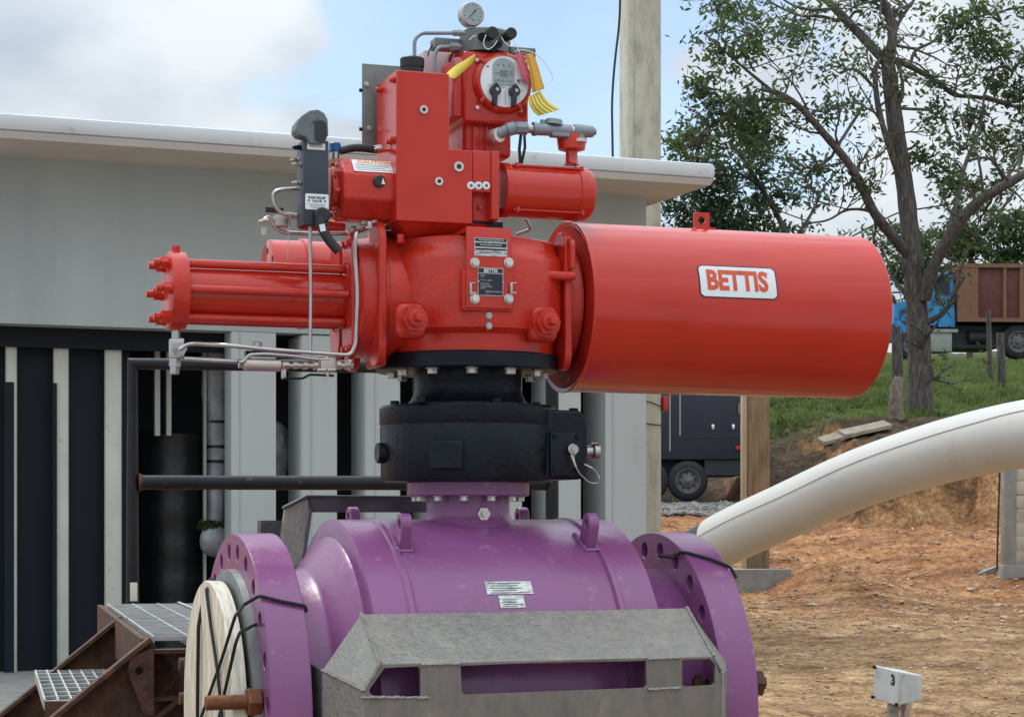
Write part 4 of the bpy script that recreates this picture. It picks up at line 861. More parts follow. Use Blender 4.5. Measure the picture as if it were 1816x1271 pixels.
# conduit run
vk = -.13
c0 = q(882, 240, vk); cd = va
con = MB().cyl(q(872, 243, vd+.02)+Vector((0, 0, 0)), q(883, 240, vk-.02), .019, n=28).cyl(q(880, 241, vk-.015), q(886, 239, vk-.028), .0205, n=8).build('conduit_gland', M_ZINC, va)
cn = MB().tube([q(884, 239, vk-.02), q(899, 229, vk-.03), q(914, 227, vk-.03), q(934, 228, vk-.03)], .0145, 18, fil=.02).cyl(q(898, 231, vk-.03), q(912, 227, vk-.03), .018, n=20).cyl(q(914, 227, vk-.03), q(934, 228, vk-.03), .0175, n=8).build('conduit', M_ALU, va)
MB().cyl(q(934, 228, vk-.03), q(948, 229, vk-.03), .012, n=18).build('conduit_nipple', M_STEEL, cn)
MB().cyl(q(946, 229, vk-.03), q(1012, 232, vk-.03), .0165, n=24).cyl(q(945, 229, vk-.03), q(950, 229, vk-.03), .0185, n=24).cyl(q(982, 222, vk-.03), q(983, 213, vk-.03), .024, .022, n=24).cyl(q(963, 222, vk-.03), q(963, 213, vk-.03), .008, n=12).box(q(992, 240, vk-.03), (.05, .03, .012), None, .003).build('conduit_union', M_ALU, cn)
MB().cyl(q(1012, 232, vk-.03), q(1020, 232, vk-.03), .0125, n=18).build('conduit_nipple', M_STEEL, cn)
MB().cyl(q(1018, 232, vk-.03), q(1052, 234, vk-.03), .019, .0155, n=10, ch=.002).cyl(q(1050, 234, vk-.03), q(1056, 234, vk-.03), .009, n=10).cyl(q(1028, 232, vk-.03), q(1028, 248, vk-.03), .015, n=16).build('conduit_elbow', M_ALU, cn)
MB().lathe(q(1028, 250, vk-.03), Z_*-1, [(-.008, .014), (-.004, .02), (.004, .02), (.006, .014)], 24).build('lock_ring', M_ZINC, cn)
# motor
vm = -.115; m0 = q(886, 339, vm); m1 = q(1046, 343, vm); rm = .0725; mzc = (m0.z+m1.z)/2-.001
mo = MB().lathe((0, vm, mzc), X_, [(m0.x, .0), (m0.x, rm), (m0.x+.02, rm), (m0.x+.021, rm-.002), (m1.x-.050, rm-.002), (m1.x-.048, rm+.001), (m1.x-.02, rm), (m1.x-.006, rm-.008), (m1.x, rm-.022), (m1.x, 0)], 80).build('motor', M_RED, va, sharp=30, label='red cylindrical electric motor')
for ang in (55, -50, 130):
    t_ = R(ang); dy, dz = -math.cos(t_)*(rm+.002), math.sin(t_)*(rm+.002)
    MB().cyl((m0.x+.022, vm+dy, mzc+dz), (m1.x-.035, vm+dy, mzc+dz), .0036, n=10).box((m0.x+.034, vm+dy, mzc+dz), (.009, .014, .014), None, .002).box((m1.x-.040, vm+dy, mzc+dz), (.009, .014, .014), None, .002).build('clamp_rod', M_RED, mo)
jx = q(1009, 260, vm).x
MB().lathe((jx, vm-.02, 0), Z_, [(q(1009, 295, vm).z, .022), (q(1009, 291, vm).z, .017), (q(1009, 272, vm).z, .016), (q(1009, 268, vm).z, .036), (q(1009, 245, vm).z, .0415), (q(1009, 243, vm).z, .04), (q(1009, 243, vm).z, 0)], 40).build('terminal_cup', M_RED, mo)
MB().tube([q(924, 238, -.07), q(921, 265, -.07), q(923, 290, -.07)], .0045, 8).tube([q(930, 238, -.07), q(931, 262, -.07), q(925, 290, -.07)], .004, 8).build('motor_cable', M_BLK2, mo)
MB().tube([q(915, 416, .0), q(938, 408, .0), q(940, 402, .0), q(932, 388, .0)], .0045, 10, fil=.015).build('drain_tube', M_STEEL, mo)
# ---- stainless tubing
vt = -.17
def tb_(pts, v, r_=.0052, name='tube', m_=M_STEEL, par=va, fil=.03): return MB().tube([q(x, y_, v if not isinstance(v, (list, tuple)) else v[i]) for i, (x, y_) in enumerate(pts)], r_, 12, fil=fil).build(name, m_, par)
tb_([(550, 400), (551, 520), (550, 622)], -.16, .0048)
tb_([(657, 400), (645, 407), (631, 412), (629, 440), (634, 520), (631, 610), (622, 629), (608, 629), (480, 620), (400, 612), (345, 609), (330, 611), (318, 620)], [-.14]*2+[-.21]*8+[-.1]*3, .0056)
tb_([(326, 636), (420, 641)], -.03, .0058)
tb_([(424, 643), (432, 641), (441, 629), (470, 627), (520, 631), (560, 637), (585, 637)], -.08, .0048, fil=.02)
tb_([(528, 335), (497, 336), (484, 342), (487, 365), (500, 380), (520, 382)], -.10, .0052)
tb_([(466, 391), (478, 384), (486, 402), (500, 412), (530, 414), (622, 414)], -.04, .0055)
tb_([(660, 408), (694, 409), (722, 396)], -.08, .004)
tb_([(515, 378), (512, 400), (510, 461)], -.2, .0007, 'thin_wire', M_STEEL)
fb = MB().cyl(q(312, 583, 0), q(312, 600, 0), .011, n=16).box(q(313, 618, -.0), (.035, .035, .052), None, .004).cyl(q(315, 620, -.0)-Y_*.017, q(315, 620, -.0)-Y_*.035, .019, n=6).cyl(q(315, 620, -.0)-Y_*.03, q(315, 620, -.0)-Y_*.042, .0125, n=16).cyl(q(311, 636, 0), q(310, 650, 0), .0155, n=8).cyl(q(310, 648, 0), q(310, 664, 0), .0125, n=6, ch=.002).build('port_fitting', M_STEEL, va)
fl = MB().lathe(q(430, 646, -.07), X_, [(0, .0), (.001, .011), (.008, .017), (.012, .0165), (.098, .0165), (.104, .011), (.108, .011)], 28).build('inline_filter', M_FILT, va)
MB().cyl(q(423, 646, -.07), q(432, 646, -.07), .010, n=6).cyl(q(502, 648, -.07), q(512, 648, -.07), .0105, n=6).cyl(q(512, 648, -.07), q(522, 649, -.07), .007, n=12).build('filter_nut', M_STEEL, fl)
MB().box(q(503, 662, -.07), (.012, .008, .028), None, .001).build('filter_bracket', M_FILT, fl)
MB().cyl(q(456, 622, -.04), q(456, 606, -.04), .012, n=20, ch=.002).build('breather', M_FILT, va)
MB().bb(q(436, 631, -.05), q(520, 624, -.045)+Y_*.02).build('filter_mount', M_BLK, fl)
bvv = MB()
x = 520
for i, (x0, x1, r_, n_) in enumerate(((520, 528, .010, 6), (528, 538, .008, 12), (538, 545, .012, 6), (545, 556, .008, 12), (556, 562, .013, 6), (597, 604, .012, 6), (604, 612, .008, 12), (612, 618, .012, 6), (618, 626, .009, 6))):
    bvv.cyl(q(x0, 648-.06*(580-x0)*0, -.07), q(x1, 648, -.07), r_, n=n_)
bvv.box(q(580, 645, -.07), (.042, .028, .040), None, .004)
for dx in (-9, 9):
    for dy in (-13, 11): bvv.cyl(q(580+dx-8, 645+dy, -.082), q(580+dx+6, 645+dy, -.082), .0045, n=6)
bvv.cyl(q(580, 655, -.07), q(580, 667, -.07), .009, n=12).cyl(q(620, 648, -.07), q(622, 638, -.07), .009, n=8)
bvv.build('ball_valve', M_FILT, va)
MB().tube([q(592, 666, -.075), q(570, 665, -.075), q(548, 664, -.075), q(538, 671, -.075), q(504, 671, -.075)], .0032, 8, fil=.01).build('valve_lever', M_BLK, va)
for x_, y_, r_ in ((512, 382, .010), (521, 383, .009), (470, 391, .008), (463, 393, .006)): MB().cyl(q(x_-4, y_, -.08), q(x_+5, y_, -.08), r_, n=6).build('compression_nut', M_FILT, va)
for x_, y_, v_, sz in ((500, 392, -.05, (.04, .03, .03)), (650, 393, -.10, (.035, .025, .022)), (664, 388, -.12, (.018, .02, .028)), (655, 400, -.14, (.014, .016, .022))): MB().box(q(x_, y_, v_), sz, None, .004).build('fitting_block', M_FILT, va)
MB().box(q(625, 406, -.06), (.02, .02, .018), None, .005).cyl(q(624, 405, -.06), q(624, 428, -.06), .008, n=8).build('elbow_fitting', M_FILT, va)
MB().cyl(q(530, 395, -.0), q(610, 405, -.0), .018, n=20).build('red_manifold_tube', M_REDM, va)
MB().bb(q(471, 376, -.06), q(503, 369, -.06)+Y_*.012).build('black_handle', M_INK, va)
qb(464, 403, 474, 417, -.06, -.055, 'seal_tag', M_FILT, va, .0003)
qb(684, 400, 712, 432, -.05, .0, 'support_bracket', M_BLK, hs, .003)
qb(733, 388, 790, 428, -.06, .06, 'centre_support', M_REDM, hs, .004)
qb(740, 412, 800, 432, -.10, .05, 'cover_step', M_REDM, hs, .006)
# ================================================================== things tied, hung or fitted on the valve
# wooden cover
wc = M.empty('plywood_cover', 'round pale plywood disc closing the open end of the purple flange', 'cover')
MB().lathe((-.712, 0, 0), X_, [(0, 0), (0, .342), (.003, .345)], 72, cap=False).build('face_ply', M_WOOD, wc)
g = MB(); g.lathe((-.709, 0, 0), X_, [(0, .345), (.008, .3445), (.0085, .343), (.017, .3442), (.0175, .3425), (.026, .344), (.034, .343), (.034, 0)], 72, cap=False); g.build('edge_plies', M_WOODE, wc)
# rope
def cord(pts, label, name='cord', r_=.0043):
    g = MB(); P_ = fillet([Vector(p_) for p_ in pts], .010, 4); g.tube(P_, r_, 8); o_ = g.build(name, M_ROPE); o_.location = M.o; o_.rotation_euler = (0, 0, M.a); return tag(o_, label, 'cord')
ff = -.72
def qu(px, py, u):
    X = (px-CX)/F; Z = (HY-py)/F; t_ = (u+M.c*M.o.x+M.s*M.o.y)/(M.c*X+M.s); v = -M.s*(t_*X-M.o.x)+M.c*(t_-M.o.y); return Vector((u, v, Z*t_+EYE-M.o.z))
def rimp(u, ang, r_=.472): return Vector((u, -r_*math.sin(R(ang)), r_*math.cos(R(ang))))
def rimang(px, py, u):
    best = None
    for i in range(0, 180):
        p_ = M.w(rimp(u, i)); X = CX+F*p_.x/p_.y; Yp = HY-F*(p_.z-EYE)/p_.y; d_ = abs(Yp-py)
        if best is None or d_ < best[0]: best = (d_, i)
    return best[1]
a1 = rimang(450, 1058, -.645); a2 = rimang(530, 1075, -.538)
cord([rimp(-.535, a2+1.2, .462), rimp(-.537, a2, .4735), rimp(-.60, (a1+a2)/2, .4735), rimp(-.648, a1, .474), qu(432, 1072, -.68), qu(417, 1092, ff), qu(392, 1172, ff), qu(350, 1290, ff), qu(335, 1340, ff)], 'black cord knotted over the near flange rim and crossing the plywood')
cord([qu(457, 1106, -.636), qu(452, 1107, -.652), qu(425, 1121, -.71), qu(418, 1140, ff), qu(400, 1220, ff), qu(382, 1300, ff)], 'black cord running from a flange bolt hole down the plywood')
cord([qu(378, 1028, -.66), qu(366, 1045, ff), qu(374, 1110, ff), qu(386, 1190, ff), qu(396, 1300, ff)], 'black cord slanting down the middle of the plywood disc')
cord([qu(374, 1026, -.655), qu(362, 1050, -.70), qu(352, 1110, ff), qu(351, 1180, ff), qu(350, 1300, ff)], 'black cord following the far rim of the plywood disc', r_=.005)
pr_ = []
uF = .538; uB = .648
a1 = rimang(1240, 1005, uF); 
cord([qu(1165, 983, .56), qu(1172, 985, .53), qu(1198, 989, .528), rimp(uF-.003, 26, .462), rimp(uF+.005, 29, .4735), rimp(.60, 33, .4735), rimp(uB-.002, 37.5, .4735), rimp(uB+.008, 41, .46)], 'black cord passing from a bolt hole over the far flange rim')
# rusty studs
def stud(p_, ln, label, m_=M_RUSTY, g0='stud bolts left in the flanges', side=-1, r_=.021):
    e = M.empty('stud_bolt', label, 'bolt', g0)
    d_ = X_*side
    MB().cyl(p_-d_*.12, p_+d_*ln, r_*.86, n=24, ch=.002).build('shank', m_, e); MB().cyl(p_, p_+d_*.034, r_*1.75, n=6, ch=.003).build('nut', m_, e)
stud(qu(462, 1243, -.645), .135, 'orange rusty stud bolt on the near side of the plywood cover')
stud(qu(362, 1176, -.645), .07, 'dark rusty stud bolt behind the plywood, the upper one', M_RUST); stud(qu(362, 1237, -.645), .07, 'dark rusty stud bolt behind the plywood, the lower one', M_RUST)
p_ = q(1330, 1208, -.36); stud(Vector((.646, -.40, p_.z)), .045, 'dark stud bolt end on the flange beside the bare earth', M_RUST, side=1)
# tags
def tagmesh(name, rows2, m_, label, th=.0008, cat='tag', lines=0):
    """rows2: list of (left point, right point) down the tag"""
    e = M.empty(name, label, cat); g = MB(); V = [[g.bm.verts.new(a_), g.bm.verts.new(b_)] for a_, b_ in rows2]
    for A_, B_ in zip(V, V[1:]): g.bm.faces.new((A_[0], A_[1], B_[1], B_[0]))
    o_ = g.build('card', m_, e, sharp=80); s_ = o_.modifiers.new('solid', 'SOLIDIFY'); s_.thickness = th; s_.offset = 0
    for k in range(lines):
        f0 = .18+.64*k/max(1, lines-1); w_ = .03
        g = MB(); V = [[g.bm.verts.new(a_.lerp(b_, f0)-Y_*.0014), g.bm.verts.new(a_.lerp(b_, f0+w_)-Y_*.0014)] for a_, b_ in rows2[0:]]
        V = V[0:1]+V[1:]
        for A_, B_ in zip(V, V[1:]): g.bm.faces.new((A_[0], A_[1], B_[1], B_[0]))
        g.build('print_line', M_INK, o_)
    return e
def interp(rws, n=6):
    o_ = []
    m_ = len(rws)-1
    for i in range(n*m_+1):
        t_ = i/n; k = min(int(t_), m_-1); f_ = t_-k
        def cr(j):
            p = [rws[max(0, k-1)][j], rws[k][j], rws[k+1][j], rws[min(m_, k+2)][j]]
            return p[1]+(p[2]-p[0])*.5*f_+(p[0]*2-p[1]*5+p[2]*4-p[3])*.5*f_*f_+(p[1]*3-p[0]-p[2]*3+p[3])*.5*f_**3
        o_.append((cr(0), cr(1)))
    return o_
vg = vd-.03
tagmesh('yellow_tag', interp([(q(842, 96, vg), q(843, 98, vg)), (q(822, 108, vg-.01), q(838, 112, vg)), (q(803, 120, vg-.03), q(821, 128, vg-.02)), (q(788, 135, vg-.05), q(806, 140, vg-.05))]), M_YEL, 'plain yellow card tag hanging over the red block')
tagmesh('pink_tag', interp([(q(914, 94, vg), q(926, 96, vg)), (q(920, 120, vg-.01), q(935, 118, vg)), (q(927, 140, vg-.01), q(944, 136, vg)), (q(936, 150, vg-.01), q(947, 158, vg))]), M_PINK, 'pink printed tag at the rim of the round display', lines=3)
tagmesh('orange_tag', interp([(q(931, 97, vg-.01), q(945, 95, vg)), (q(936, 113, vg-.01), q(953, 114, vg)), (q(941, 138, vg-.012), q(959, 135, vg-.01)), (q(944, 165, vg-.012), q(966, 157, vg-.01))]), M_ORA, 'orange tag hung from the grey manifold arm', lines=1)
tagmesh('yellow_leaflet', interp([(q(937, 172, vg-.015), q(958, 161, vg)), (q(939, 186, vg-.02), q(968, 176, vg)), (q(946, 198, vg-.02), q(978, 185, vg)), (q(955, 206, vg-.02), q(994, 194, vg+.01))]), M_YEL, 'curled yellow leaflet printed with lines, hanging under the orange tag', lines=4)
o_ = MB().tube([q(x, y_, vg) for x, y_ in ((912, 92), (925, 88), (945, 92), (962, 106), (973, 122), (980, 135), (979, 144))], .0013, 6, fil=.03).build('wire_loop', M_WHITE); o_.location = M.o; o_.rotation_euler = (0, 0, M.a); tag(o_, 'thin pale wire end standing out past the orange tag', 'wire')
# ================================================================== STEEL CRADLE
cr_ = M.empty('steel_cradle', 'weathered galvanised cradle with slotted side guard holding the valve', 'cradle')
vT, vF = -.43, -.60
TL = q(640, 1088, vT); TR = q(1218, 1077, vT); BL = q(674, 1176, vF); BR = q(1266, 1163, vF)
LL = q(571, 1187, vT-.04); LB = q(645, 1224, vF+.0); RR = q(1290, 1185, vF+.05); RB = q(1283, 1190, vF+.0)
th = .01
def slab(pts, nrm, name, m_=M_GALV, t_=.010):
    nrm = Vector(nrm).normalized()*t_; o2 = MB().solid([Vector(p_) for p_ in pts], [Vector(p_)+nrm for p_ in pts]).build(name, m_, cr_); bv = o2.modifiers.new('bevel', 'BEVEL'); bv.width = .003; bv.segments = 2; return o2
slab([TL, TR, BR, BL], (0, .3, -1), 'sloped_plate')
slab([TL, BL, LB, LL], (.4, .5, -.6), 'wing_plate')
slab([TR, q(1288, 1172, vT-.06), q(1288, 1200, vF+.02), BR], (-.4, .5, -.6), 'wing_plate')
# front plate with slots (outline in photo plane of vF)
def P2(x, y_): p_ = q(x, y_, vF); return (p_.x, p_.z)
zbot = -.62
outer = [(P2(1280, 1180)[0], P2(1280, 1200)[1]), (P2(1280, 1180)[0], zbot), (P2(645, 1222)[0], zbot), P2(645, 1222), P2(674, 1178), P2(960, 1171), P2(1264, 1165)]
holes = [[P2(682, 1184), P2(741, 1181), P2(745, 1186), P2(746, 1232), P2(742, 1236), P2(668, 1237), P2(656, 1228), P2(655, 1222)],
         [P2(817, 1180), P2(1142, 1166.5), P2(1146, 1172), P2(1147, 1214), P2(1142, 1219), P2(824, 1231), P2(819, 1226)],
         [P2(1210, 1167), P2(1258, 1167), P2(1268, 1178), P2(1268, 1210), P2(1264, 1214), P2(1214, 1217), P2(1210, 1212)]]
g = MB(); g.plate((0, vF+.012, 0), X_, Z_, outer, .012, holes); fp = g.build('guard_plate', M_GALVF, cr_); bv = fp.modifiers.new('bevel', 'BEVEL'); bv.width = .0025; bv.segments = 2; bv.limit_method = 'ANGLE'
slab([LL, LB, (LB.x, vF, zbot), (LL.x, vT-.04, zbot)], (.5, .5, 0), 'side_plate')
slab([RR, RB, (RB.x, vF+.02, zbot), (RR.x, vT-.04, zbot)], (-.5, .5, 0), 'side_plate')  # right end added to shut light out of the slots
slab([q(541, 1173, -.36), q(571, 1187, -.47), Vector((q(571, 1187, -.47).x, -.47, zbot)), Vector((q(541, 1173, -.36).x, -.36, zbot))], (.5, .4, 0), 'end_post', M_GALVD, .014)
def weld(pts, name='weld'): 
    P_ = [Vector(p_) for p_ in pts]; out_ = []
    for a_, b_ in zip(P_, P_[1:]):
        n_ = max(2, int((b_-a_).length/.006)); out_ += [a_.lerp(b_, i/n_)+Vector([random.uniform(-.0012, .0012) for _ in range(3)]) for i in range(n_)]
    out_.append(P_[-1]); MB().tube(out_, .005, 6, rad=[random.uniform(.0035, .0062) for _ in out_]).build(name, M_GALV, cr_)
weld([TL, BL]); weld([LL, LB]); weld([BL, LB]); weld([TR, BR])
a_ = q(745, 1237, vF); b_ = q(1270, 1221, vF); weld([q(640, 1236, vF), q(760, 1237, vF)]); weld([q(1150, 1222, vF), q(1206, 1219, vF)]); weld([q(745, 1178, vF), q(815, 1176, vF)]); weld([q(1148, 1168, vF), q(1205, 1165, vF)])
MB().bb((LB.x+.03, vF+.013, .01), (RB.x-.03, -.49, .022)).build('slot_light_blocker', M_GALVD, cr_)  # added plate that blocks light from below, darkening the slots
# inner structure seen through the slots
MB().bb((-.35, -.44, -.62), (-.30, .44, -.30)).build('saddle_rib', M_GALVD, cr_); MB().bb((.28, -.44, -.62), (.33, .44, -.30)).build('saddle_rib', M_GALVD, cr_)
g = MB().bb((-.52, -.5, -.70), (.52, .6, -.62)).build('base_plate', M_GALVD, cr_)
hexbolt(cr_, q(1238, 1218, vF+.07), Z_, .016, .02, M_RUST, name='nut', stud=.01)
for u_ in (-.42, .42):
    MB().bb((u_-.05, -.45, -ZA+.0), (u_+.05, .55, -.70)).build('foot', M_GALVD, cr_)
# rear guard
vR = .60
a0_ = q(548, 881, vR); a1_ = q(900, 880, vR); a2_ = q(552, 905, vR); 
slab([a0_, a1_, q(900, 908, vR), q(552, 908, vR)], (0, 1, 0), 'rear_plate', M_GALVD, .012)
slab([q(506, 899, vR-.0), q(546, 880, vR), q(552, 910, vR), q(537, 1000, vR-.05), q(505, 1010, vR-.05), q(498, 950, vR)], (-.1, 1, .1), 'rear_cheek', M_GALV, .014)
slab([q(547, 881, vR-.004), q(554, 906, vR-.004), q(541, 1003, vR-.06), q(536, 1000, vR-.06), q(545, 905, vR-.004)], (.1, 1, 0), 'rear_cheek_edge', M_GALVD, .02)
slab([q(503, 898, vR-.006), q(545, 877, vR-.006), q(757, 879, vR-.006), q(757, 883, vR-.006), q(547, 882, vR-.006), q(504, 903, vR-.006)], (0, 1, 0), 'rear_top_edge', M_GALVD, .03)
for u_ in (-.4, .4): MB().bb((u_-.04, .61, -.7), (u_+.04, .66, .5)).build('rear_post', M_GALVD, cr_)
# ================================================================== WHITE COATED PIPE
pb = bpy.data.objects.new('coated_pipe', None); COL.objects.link(pb); d0 = 9.8; pb.location = (wp(1300, 1000, d0).x, d0+.3, 0)
tag(pb, 'thick white coated pipe bending up behind the purple flange', 'pipe')
cl_ = [(1150, 1048, 10.3), (1215, 997, 10.1), (1290, 953, 9.85), (1400, 903, 9.45), (1520, 850, 9.0), (1650, 807, 8.5), (1780, 776, 7.95), (1900, 760, 7.45), (2040, 752, 6.95), (2200, 775, 6.5), (2350, 850, 6.3)]
pts = []
C0 = [wp(*c) for c in cl_]
for i in range(len(C0)-1):
    p_ = [C0[max(0, i-1)], C0[i], C0[i+1], C0[min(len(C0)-1, i+2)]]
    for k in range(10):
        f_ = k/10; pts.append(.5*((2*p_[1])+(p_[2]-p_[0])*f_+(p_[0]*2-p_[1]*5+p_[2]*4-p_[3])*f_*f_+(p_[1]*3-p_[0]-p_[2]*3+p_[3])*f_**3))
pts.append(C0[-1])
off_ = Vector(pb.location)
radp = .131
sti = 18
P3 = [p_-off_ for p_ in pts[sti:]]
MB().tube(P3, radp, 56, rad=[radp*.985]+[radp]*2+[radp*(1-.0*i) for i in range(len(P3)-3)]).build('coating', M_PIPE, pb)
MB().tube([p_-off_ for p_ in pts[0:sti+3]]+[], radp*.95, 40).build('bare_end', M_STEELBLUE, pb)
seam = []
for i in range(len(P3)):
    d_ = (P3[min(i+1, len(P3)-1)]-P3[max(i-1, 0)]).normalized(); nrm = d_.cross(Vector((0, 1, 0))).normalized(); nrm = nrm if nrm.z > 0 else -nrm
    sd_ = d_.cross(nrm).normalized(); sd_ = sd_ if sd_.y < 0 else -sd_; ang_ = R(38); seam.append(P3[i]+(nrm*math.sin(ang_)+sd_*math.cos(ang_))*(radp+.0005))
MB().tube(seam, .0034, 6).build('seam', M_PIPEL, pb)
p_ = pts[4]-off_; MB().bb((p_.x-.2, p_.y-.25, -.0), (p_.x+.2, p_.y+.25, p_.z-.1)).build('support_block', M_CONC2, pb)
p_ = pts[-1]-off_; MB().cyl((p_.x, p_.y, -.2), (p_.x, p_.y, p_.z), radp, n=40).build('riser', M_PIPE, pb)
# ================================================================== JUNCTION BOX
Jd = 8.2; J = Fr(wp(1595, 1200, Jd).x, Jd, 0, 0)
jb = J.empty('junction_box', 'small dented grey steel junction box on two pipe stubs', 'junction box')
def jp(x, y_, dd=0): p_ = wp(x, y_, Jd+dd); return Vector((p_.x-J.o.x, p_.y-J.o.y, p_.z))
# corner vertical edge nearest viewer at x 1596
E0, E1 = jp(1597, 1250), jp(1597, 1191); Lf0, Lf1 = jp(1553, 1236, .14), jp(1556, 1180, .14); Rt0, Rt1 = jp(1634, 1242, .13), jp(1636, 1197, .13)
bk0 = Lf0+Rt0-E0; bk1 = Lf1+Rt1-E1
g = MB(); g.solid([Lf0, E0, Rt0, bk0], [Lf1, E1, Rt1, bk1]); o_ = g.build('box', M_JB, jb); bv = o_.modifiers.new('bevel', 'BEVEL'); bv.width = .006; bv.segments = 3
nl = (E0-Lf0).cross(Z_).normalized(); exl = (E0-Lf0).normalized(); nl = -nl if nl.y > 0 else nl
lidp = [Lf0, E0, E1, Lf1]; cm = sum(lidp, Vector())/4
lid = MB().solid([cm+(p_-cm)*1.05+nl*.003 for p_ in lidp], [cm+(p_-cm)*1.05+nl*.014 for p_ in lidp]).build('lid', M_JB, jb); bv = lid.modifiers.new('bevel', 'BEVEL'); bv.width = .004; bv.segments = 2
t3 = cm+exl*.048+Z_*.028+nl*.0145
text('3', .058, t3, exl, Z_, M_INK, 'number_print', lid, off=.003, extr=.0006)
for p_ in lidp[:1]+lidp[1:2]+lidp[3:]: c_ = cm+(p_-cm)*.95+nl*.013; MB().cyl(c_, c_+nl*.01, .007, n=12).build('screw', M_BLK, lid)
for dx, dd in ((-.03, .06), (.02, .10)):
    c_ = jp(1597+dx*400, 1245, dd); e_ = gz(J.o.x+c_.x, J.o.y+c_.y)
    MB().cyl((c_.x, c_.y, e_-.1), (c_.x, c_.y, c_.z+.01), .020, n=18).cyl((c_.x, c_.y, c_.z-.03), (c_.x, c_.y, c_.z-.004), .027, n=8).build('pipe_stub', M_FILT if dx > 0 else M_CONC2, jb)
# ================================================================== RIGHT BACKGROUND
def wbox(x0, y0, x1, y1, d, dep, name, m_, label, cat, bev=.01, zbase=None, group=None):
    a_ = wp(x0, y1, d); b_ = wp(x1, y0, d)
    z0 = a_.z if zbase is None else zbase
    o_ = MB().bb((-(b_.x-a_.x)/2, 0, 0), ((b_.x-a_.x)/2, dep, b_.z-z0), bev=bev).build(name, m_); o_.location = ((a_.x+b_.x)/2, d, z0)
    return tag(o_, label, cat, group)
# timber post with pale edge board
tp = bpy.data.objects.new('timber_post', None); COL.objects.link(tp); dT = 23.6; cx_ = wp(1342, 900, dT).x; tp.location = (cx_, dT, wp(1342, 1010, dT).z)
tag(tp, 'weathered square timber post standing on a concrete kerb', 'post')
w1 = wp(1326, 0, dT).x-cx_; w2 = wp(1365, 0, dT).x-cx_; w0 = wp(1317, 0, dT).x-cx_
MB().bb((w1, 0, 0), (w2, .24, 2.9), bev=.02).build('post', M_TIMB, tp); MB().bb((w0, .02, 0), (w1-.003, .22, 2.9), bev=.006).build('edge_board', M_TIMBL, tp)
# kerb below it
o_ = MB(); k0 = wp(1270, 1052, 23.0); k1 = wp(1405, 1010, 23.0)
o_.solid([(0, 0, -.3), (1.0, 0, -.3), (1.0, .8, -.3), (0, .8, -.3)], [(0, 0, k1.z-k0.z), (1.0, 0, k1.z-k0.z), (1.0, .8, k1.z-k0.z), (0, .8, k1.z-k0.z)])
o_ = o_.build('concrete_kerb', M_CONC2); o_.location = k0; o_.rotation_euler = (0, 0, R(14)); o_.scale = ((k1.x-k0.x)*1.05, 1, 1); tag(o_, 'low concrete plinth under the timber post', 'plinth')
# block wall at the frame edge
bw = bpy.data.objects.new('block_wall', None); COL.objects.link(bw); dw = 24.0; bl = wp(1782, 1030, dw); bw.location = bl
tag(bw, 'unfinished grey concrete block wall with a corner column at the frame edge', 'wall')
hw_ = wp(1782, 800, dw).z-bl.z
MB().bb((0, 0, -.1), (wp(1802, 0, dw).x-bl.x, .2, hw_+.12), bev=.008).build('column', M_CONC2, bw)
g = MB(); bh = .165; x0 = wp(1803, 0, dw).x-bl.x
for r_ in range(10):
    for k in range(6):
        xx = x0+(k-.5*(r_ % 2))*.4; xa = max(x0, xx); 
        if xx+.39 > xa+.02: g.bb((xa, .03, .2+r_*bh), (xx+.388, .19, .2+r_*bh+bh-.014), bev=.004)
g.build('blocks', M_CREAM if False else M_CONC, bw)
MB().bb((-.03, -.03, -.25), (2.6, .24, .19), bev=.01).build('footing', M_CONC2, bw)
o_ = MB().solid([(0, 0, -.25), (1.15, 0, -.3), (1.15, .2, -.3), (0, .2, -.25)], [(0, 0, .06), (1.15, 0, .22), (1.15, .2, .22), (0, .2, .06)]).build('plinth', M_CONC2); p_ = wp(1722, 1030, 24.6); o_.location = p_; o_.scale = (.38, 1, 1); tag(o_, 'low concrete footing running up to the block wall', 'footing')
o_ = MB().tube([wp(1768, 1010, 24.2), wp(1770, 930, 24.3), wp(1773, 830, 24.3), wp(1774, 780, 24.3)], .012, 6).build('rebar', M_RUST); tag(o_, 'thin rusty rebar standing beside the block wall', 'rebar')
o_ = MB().tube([wp(1780, 1010, 24.5), wp(1781, 900, 24.5), wp(1782, 790, 24.5)], .012, 6).build('rebar', M_RUST); tag(o_, 'rusty rebar tight against the grey corner column', 'rebar')
# planks
for i, (x0, y0, x1, y1, lb) in enumerate(((1462, 797, 1525, 779, 'grey plank lying on the slope, the lower one'), (1500, 784, 1582, 766, 'pale plank lying on the slope, the upper one near the stump'))):
    da = ground_at(x0, y0, 33); db = ground_at(x1, y1, 33); a_ = wp(x0, y0, da); b_ = wp(x1, y1, db); dv_ = b_-a_
    o_ = MB().solid([(0, 0, 0), dv_, dv_+Vector((-.05, .55, .10)), Vector((-.05, .55, .10))], [Vector((0, 0, .06)), dv_+Z_*.06, dv_+Vector((-.05, .55, .16)), Vector((-.05, .55, .16))]).build('plank', M_TIMBW); o_.location = a_+Z_*.07; tag(o_, lb, 'plank', 'planks on the slope')
